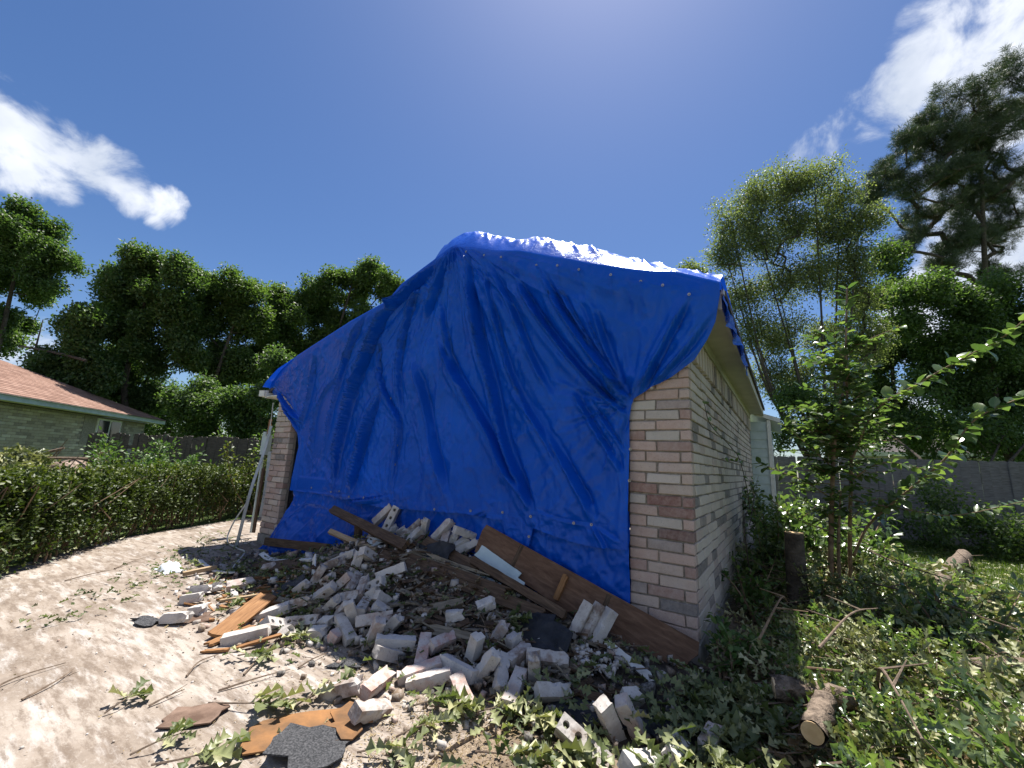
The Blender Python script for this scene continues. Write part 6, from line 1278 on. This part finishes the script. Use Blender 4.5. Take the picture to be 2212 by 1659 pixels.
for _ in range(520):
    x, y = r_.uniform(.2, 2.6), -1.5+6.5*r_.random()**1.4; h_ = float(brush_h(np.array(x), np.array(y)))
    if h_ < .03: continue
    a_ = r_.normal(.9, .8); L = r_.uniform(.2, .7); d = np.array([math.cos(a_), math.sin(a_), r_.normal(0, .12)])*L/2; c = np.array([x, y, -.12+h_*r_.uniform(.3, 1.05)]); mb.tube(np.stack([c-d, c+r_.normal(0, .02, 3), c+d]), [.005, .004, .002], 4, False)
tag(mb.obj("brush_twigs", M_TWIG), "tangle of thin twigs through the cut brush", "twigs", kind="stuff")
BRL = ["pale bare branch lying in front of the near log's leaves", "branch slanting from the tan stems toward the right edge", "branch along the lawn's edge ahead of the long pale log", "short branch beside the shaded wall foot", "mossy stick standing out at the bottom right", "branch pointing at the tan stems over shaded leaves", "stick beside the pale sawn end", "long pale branch reaching to the right edge", "branch in the thick of the brush behind the tan stems", "twig lowest beside the sawn log"]
for k, (p, q) in enumerate(BRANCHES):
    if k in (6, 9): continue
    p, q = np.array(p), np.array(q); m_ = (p+q)/2; L = np.linalg.norm(q-p)
    if L > 2.2: q = p+(q-p)*2.2/L; m_ = (p+q)/2
    lift = np.array([0, 0, float(brush_h(np.array(m_[0]), np.array(m_[1])))*.8-.06]); mb = MB(); P = spline([p+lift, m_+lift+r_.normal(0, .04, 3), q+lift], 6); mb.tube(P, np.linspace(.008, .003, len(P)), 6)
    for s in (4, 8):
        d = norm(np.append(r_.normal(0, 1, 2), .4)); mb.tube(np.stack([P[s], P[s]+d*.18]), [.006, .002], 4)
    tag(mb.obj("fallen_branch", M_TWIG if k % 3 else M_BARK_T), BRL[k], "branch")
# leafy weeds at the wall foot
sapling("weed", "low dark weeds at the foot of the shaded brick corner", (.22, -.05, -.14), .28, .12, 260, .06, LF_WEED, 31, cat="weed", stems=8)
sapling("weed", "leafy sprout halfway along the brick side wall's foot", (.25, 1.2, -.14), .45, .14, 300, .06, LF_WEED, 32, cat="weed", stems=7)
sapling("weed", "sunlit green sprouts between the wall and the sawn-off trunk", (.42, 2.3, -.14), .95, .26, 1500, .07, LF_MYR, 33, cat="weed", stems=14)
sapling("weed", "green regrowth right behind the tan stems", (1.0, 2.7, -.14), .9, .32, 2000, .075, LF_MYR, 34, cat="weed", stems=16)
sapling("weed", "leafy sprouts crowding the side wall near the annex", (.40, 3.7, -.14), 1.1, .25, 1500, .07, LF_MYR, 35, cat="weed", stems=14)
sapling("weed", "bushy sprouts right of the tan stems' foot", (1.45, 1.0, -.14), .55, .25, 900, .065, LF_MYR, 36, cat="weed", stems=12)
BS = [(3.2, 7.9, .35, .75), (4.1, 8.0, .45, .85), (5.1, 8.0, .4, .8), (6.2, 8.1, .4, .85), (2.7, 8.3, .15, .45)]
make_tree("shrub", "rounded dark shrub in front of the back fence", (4.2, 8.1, -.14), BS, 15000, .075, LF_TREE2, 41, .05, cat="shrub", stems=4, sigma=.16, thin=.006)
# grass
n = 90000; P = np.stack([.5+11*r_.random(n)**1.6, -2.2+11.6*r_.random(n)], 1); inb = brush_h(P[:, 0], P[:, 1]); k = (r_.random(n) < np.where(inb > .08, .12, 1)); P = P[k]; n = len(P)
nearcam = P[:, 1] < 3; P = np.column_stack([P, np.full(n, -.135)]); D = norm(np.array([0, 0, 1.])+rand_dirs(n, r_)*.55); D[:, 2] = np.abs(D[:, 2])
BLV = np.array([[0, -.5, 0], [0, .5, 0], [.6, .35, .15], [1, 0, .5], [.6, -.35, .15]]); BLF = np.array([[0, 2, 1], [0, 4, 2], [4, 3, 2]])
tag(link("grass", leaf_mesh("grass", [leaf_cloud(P, D, rand_dirs(n, r_), r_.uniform(.035, .085, n), r_.uniform(.004, .009, n)*np.where(nearcam, .8, 1.5), (BLV, BLF))], LF_GRASS)), "short green lawn grass right of the cut brush", "grass", kind="stuff")
n = 1500; P = np.column_stack([r_.uniform(1.6, 7, n), r_.uniform(1, 9, n), np.full(n, -.09)])
tag(link("lawn_leaves", leaf_mesh("lawn_leaves", [leaf_cloud(P, rand_dirs(n, r_)*np.array([1, 1, .2]), norm(np.array([0, 0, 1.])+rand_dirs(n, r_)*.4), r_.uniform(.05, .1, n), r_.uniform(.03, .05, n), OAKS[1])], LF_OAK)), "pale fallen leaves dotted over the lawn", "leaf litter", kind="stuff")

# ================================================================== oak sprigs and litter in the foreground
OAKM = []
for i, (v, f) in enumerate(OAKS):
    for t, mt in ((.3, LF_OAKG), (.75, LF_OAKG), (.6, LF_OAK), (.9, LF_OAK)):
        OAKM.append(mesh("leaf", v*np.array([.105, .062, .062]), f, mt, tone=np.full(len(v), t)))
def sprig(label, base, ang, L, n, seed, scale=1.0, name="oak_sprig", lift=.03, fan=1.0):
    r = np.random.default_rng(seed); base = np.array([base[0], base[1], float(ground_z(np.array(base[0]), np.array(base[1])))+.012]); root = empty(name, tuple(base)); tag(root, label, "sprig", "leafy oak twigs torn down by the storm")
    d = np.array([math.cos(ang), math.sin(ang), 0]); tip = base+d*L+np.array([0, 0, lift]); P = spline([base, base+d*L*.5+np.array([*r.normal(0, .015, 2), lift*.8]), tip], 8)
    MB().tube(P, np.linspace(.0045, .0018, len(P)), 5).obj("stem", M_TWIG, root)
    for i in range(n):
        t = r.uniform(.35, 1)**.7; c = P[min(len(P)-1, int(t*(len(P)-1)))]; a_ = ang+r.normal(0, 1.0)*fan; dd = np.array([math.cos(a_), math.sin(a_), r.uniform(-.25, .55)]); nn_ = norm(np.array([0, 0, 1.])+r.normal(0, .55, 3))
        o = place_leaf(random.choice(OAKM), root, c, dd, nn_, scale*r.uniform(.7, 1.25))
    return root
SP = [("oak sprig alone on the driveway at the bottom left", (-1.68, -2.36), 1.2, .16, 9, .8), ("leafy oak sprig below the oval brown scrap", (-1.55, -2.33), .9, .24, 12, 1.1),
      ("long bare-stemmed sprig pointing at the dark-faced brick", (-1.84, -2.03), .55, .40, 14, 1.0), ("upright leaves ahead of the dark-faced brick", (-1.50, -1.80), 1.3, .2, 10, 1.05),
      ("small sprig at the left edge of the driveway foreground", (-2.10, -2.34), 1.9, .12, 7, .8), ("bushy sprig left of the pinkish brick among lit leaves", (-1.08, -1.50), .6, .2, 16, 1.0),
      ("sprig under the parallel pair of long bricks", (-1.0, -1.40), .2, .2, 15, .95), ("wilted sprig right of the pinkish brick among lit leaves", (-.80, -1.32), .8, .18, 16, .95),
      ("curling pale sprig below the brick with one small hole", (-.66, -1.22), .1, .2, 16, 1.0), ("large lit sprig overlapping the nearest brick", (-.50, -1.40), .35, .25, 18, 1.15),
      ("leafy twig left of the nearest brick at the bottom edge", (-.62, -1.52), .2, .28, 12, 1.0), ("flat leaves on bare soil at the bottom middle", (-1.0, -1.82), .5, .25, 9, .95),
      ("sprig between the brown shingle and the pinkish brick", (-.95, -1.66), 1.0, .18, 9, .9), ("shaded sprig right at the plywood's lower tip", (-.10, -.62), .3, .25, 18, 1.2),
      ("big shaded sprig right of the smooth grey brick", (.02, -.85), .6, .25, 20, 1.2), ("drooping shaded sprig at the wall corner's foot", (.08, -.45), .4, .22, 18, 1.15), ("shaded sprig spilling toward the sawn log", (.18, -1.05), .8, .25, 18, 1.15),
      ("lit sprig at the shadow edge by the sawn log", (.24, -1.05), 1.2, .2, 14, 1.0), ("sprig before the half brick hidden in shade", (.02, -1.20), .2, .2, 14, 1.0),
      ("leaf tuft at the white half brick's foot", (-2.08, -1.42), 2.6, .2, 14, .9), ("leaf tuft below the thin orange slat", (-2.25, -1.72), .3, .2, 12, .9), ("leaf tuft left of the broad brown plank", (-2.95, -1.55), 2.2, .2, 12, .9),
      ("leaf tuft between the sunlit upright and sloping bricks", (-1.80, -1.30), 1.2, .18, 12, .9), ("dark sprig beside the lone bright half brick", (-1.20, -.66), .4, .22, 14, 1.0), ("dark sprig drooping under the square beam", (-1.35, -.55), .7, .2, 12, .9),
      ("sprig on dark litter left of the mossy topped brick", (-1.1, -.85), 1.4, .2, 12, .95), ("leafy tuft left of the pale stud near the crest", (-3.5, -.55), 1.0, .25, 16, 1.0), ("tuft of leaves above the white dusty brick", (-2.62, -1.22), .5, .2, 14, .9),
      ("sprig by the small upright brick end in sunlit litter", (-3.8, -1.0), .6, .25, 14, 1.0), ("sprig between the bent trim strip and the stud offcut", (-4.2, -1.1), .4, .25, 12, 1.0)]
for k, (lab, b_, a_, L, n, sc) in enumerate(SP): sprig(lab, b_, a_, L, n, 200+k, sc)
def litter(name, label, n, dens, size, mat, seed, cat="leaf litter", up=.02, xr=(-6.5, .6), yr=(-2.8, -.05)):
    r = np.random.default_rng(seed); P = np.stack([r.uniform(*xr, n), r.uniform(*yr, n)], 1); P = P[r.random(n) < dens(P[:, 0], P[:, 1])]; n = len(P); P = np.column_stack([P, ground_z(P[:, 0], P[:, 1])+.006+up*r.random(n)])
    parts = [leaf_cloud(P[i::4], (rand_dirs(n, r)*np.array([1, 1, .35]))[i::4], norm(np.array([0, 0, 1.])+rand_dirs(n, r)*.8)[i::4], (r.uniform(*size, n))[i::4], (r.uniform(*size, n)*.55)[i::4], OAKS[i*2+seed % 2], rng=r) for i in range(4)]
    tag(link(name, leaf_mesh(name, parts, mat)), label, cat, kind="stuff")
def d_heap(x, y): return np.clip(1.25-np.hypot((x+2.5)/2.7, (y+.85)/.75), 0, 1)*(.35+.65*(fbm(x*2.5, y*2.5, 2, 3) > .48))
litter("rubble_leaves", "green oak leaves caught among the rubble", 9500, d_heap, (.04, .085), LF_OAKG, 1, up=.05)
litter("left_debris_leaves", "green leaf litter over the sunlit left end of the debris", 4200, lambda x, y: np.clip(1.1-np.hypot((x+3.5)/1.15, (y+1.02)/.45), 0, 1)*(.25+.75*(fbm(x*3, y*3, 2, 31) > .45)), (.035, .075), LF_OAK, 7, up=.04)
def d_right(x, y): return np.clip((x+.75)/.5, 0, 1)*np.clip((-.25-y)/.2, 0, 1)*np.clip((y+2.4)/.5, 0, 1)*np.where(x > .02, 1, .22)*(np.hypot(x-.48, y+.98) > .17)
litter("corner_leaves", "thick oak leaves heaped below the brick corner", 2600, d_right, (.07, .12), LF_OAK, 2, up=.09, xr=(-.9, .5))
litter("corner_leaves_green", "greener oak leaves mixed into the heap below the brick corner", 1500, d_right, (.07, .12), LF_OAKG, 12, up=.10, xr=(-.9, .5))
def d_soil(x, y): return np.clip(1.1-np.hypot((x+.8)/.75, (y+1.55)/.5), 0, 1)
litter("front_leaves", "pale oak leaves lying on the sunlit soil in front", 900, d_soil, (.05, .10), LF_OAK, 3, up=.04)
litter("dry_litter", "brown leaf crumbs on the soil and driveway edge", 3500, lambda x, y: d_soil(x, y)*.9+.05*(x < -1)+d_heap(x, y)*.25, (.012, .035), LF_DRY, 4, up=.008)
litter("driveway_leaves", "scattered green leaves along the driveway's far edge", 2600, lambda x, y: np.clip(1-np.abs((y+1.0)-(-.75*(x+5.2)))/.45, 0, 1)*.8*(x < -3.6)+np.clip(1-np.hypot((x+5.0)/.45, (y+1.15)/.14), 0, 1)+np.clip(1-np.hypot((x+5.6)/.6, (y+.3)/.4), 0, 1), (.04, .08), LF_OAKG, 5, up=.05)
litter("hedge_foot_leaves", "wilted leaves gathered under the hedge's front edge", 5200, lambda x, y: np.clip(1-np.abs(np.interp(x, HP[::-1, 0], HP[::-1, 1])-y-.12)/.22, 0, 1)*.8, (.035, .07), LF_OAK, 6, up=.10, xr=(-7.5, -3.5), yr=(-4, .6))
# straw crumbs on the soil patch
n = 5000; r = np.random.default_rng(6); P = np.stack([r.normal(-.75, .5, n), r.normal(-1.65, .35, n)], 1); P = np.column_stack([P, np.full(n, GZ+.004)+.006*r.random(n)])
tag(link("straw_crumbs", leaf_mesh("straw_crumbs", [leaf_cloud(P, rand_dirs(n, r)*np.array([1, 1, .12]), norm(np.array([0, 0, 1.])+rand_dirs(n, r)*.3), r.uniform(.008, .03, n), r.uniform(.002, .006, n), (QUAD_V, QUAD_F))], LF_DRY)), "fine straw and bark crumbs on the bare soil in front", "litter", kind="stuff")
TW = [((-2.21, -1.99), (-2.35, -1.78), "twig on the driveway left of the leaf tuft by the slat"), ((-2.0, -1.80), (-2.36, -1.40), "long straight twig pointing from the driveway to the white half brick"), ((-2.03, -2.2), (-2.06, -2.05), "short knobbly twig on the open driveway"), ((-1.93, -1.95), (-1.86, -1.62), "forked twig before the black shingle flake"), ((-1.85, -1.58), (-1.89, -1.37), "fine twig by the sunlit bricks on the driveway"), ((-2.74, -2.62), (-2.85, -2.33), "long dark stick at the far left of the driveway, upper one"), ((-2.53, -2.53), (-2.73, -2.32), "dark stick at the far left of the driveway, lower one"), ((-4.86, -1.98), (-5.02, -1.6), "stick on the driveway near the hedge's foot"), ((-5.08, -1.6), (-5.46, -1.2), "branched stick on the driveway far along the hedge")]
for k, (p, q, lab) in enumerate(TW):
    p = np.array([*p, GZ+.008]); q = np.array([*q, GZ+.012]); m_ = (p+q)/2+np.append(r.normal(0, .015, 2), .008); P = spline([p, m_, q], 6); mb = MB(); mb.tube(P, np.linspace(.0055, .002, len(P)), 5); d = norm(np.append(r.normal(0, 1, 2), .15)); mb.tube(np.stack([P[7], P[7]+d*.07]), [.003, .001], 4)
    tag(mb.obj("twig", M_TWIG), lab, "twig", "dead twigs on the driveway")
mb = MB()
for _ in range(150):
    x, y = r.uniform(-3.6, -.1), r.uniform(-1.35, -.2); z = float(ground_z(np.array(x), np.array(y)))+.015; a_ = r.uniform(0, 6.28); L = r.uniform(.06, .28); d = np.array([math.cos(a_), math.sin(a_), r.normal(0, .25)])*L/2; c = np.array([x, y, z]); mb.tube(np.stack([c-d, c+r.normal(0, .006, 3), c+d]), [.0045, .004, .002], 4, False)
tag(mb.obj("rubble_sticks", M_TWIG), "splinters and sticks poking out of the rubble", "sticks", kind="stuff")
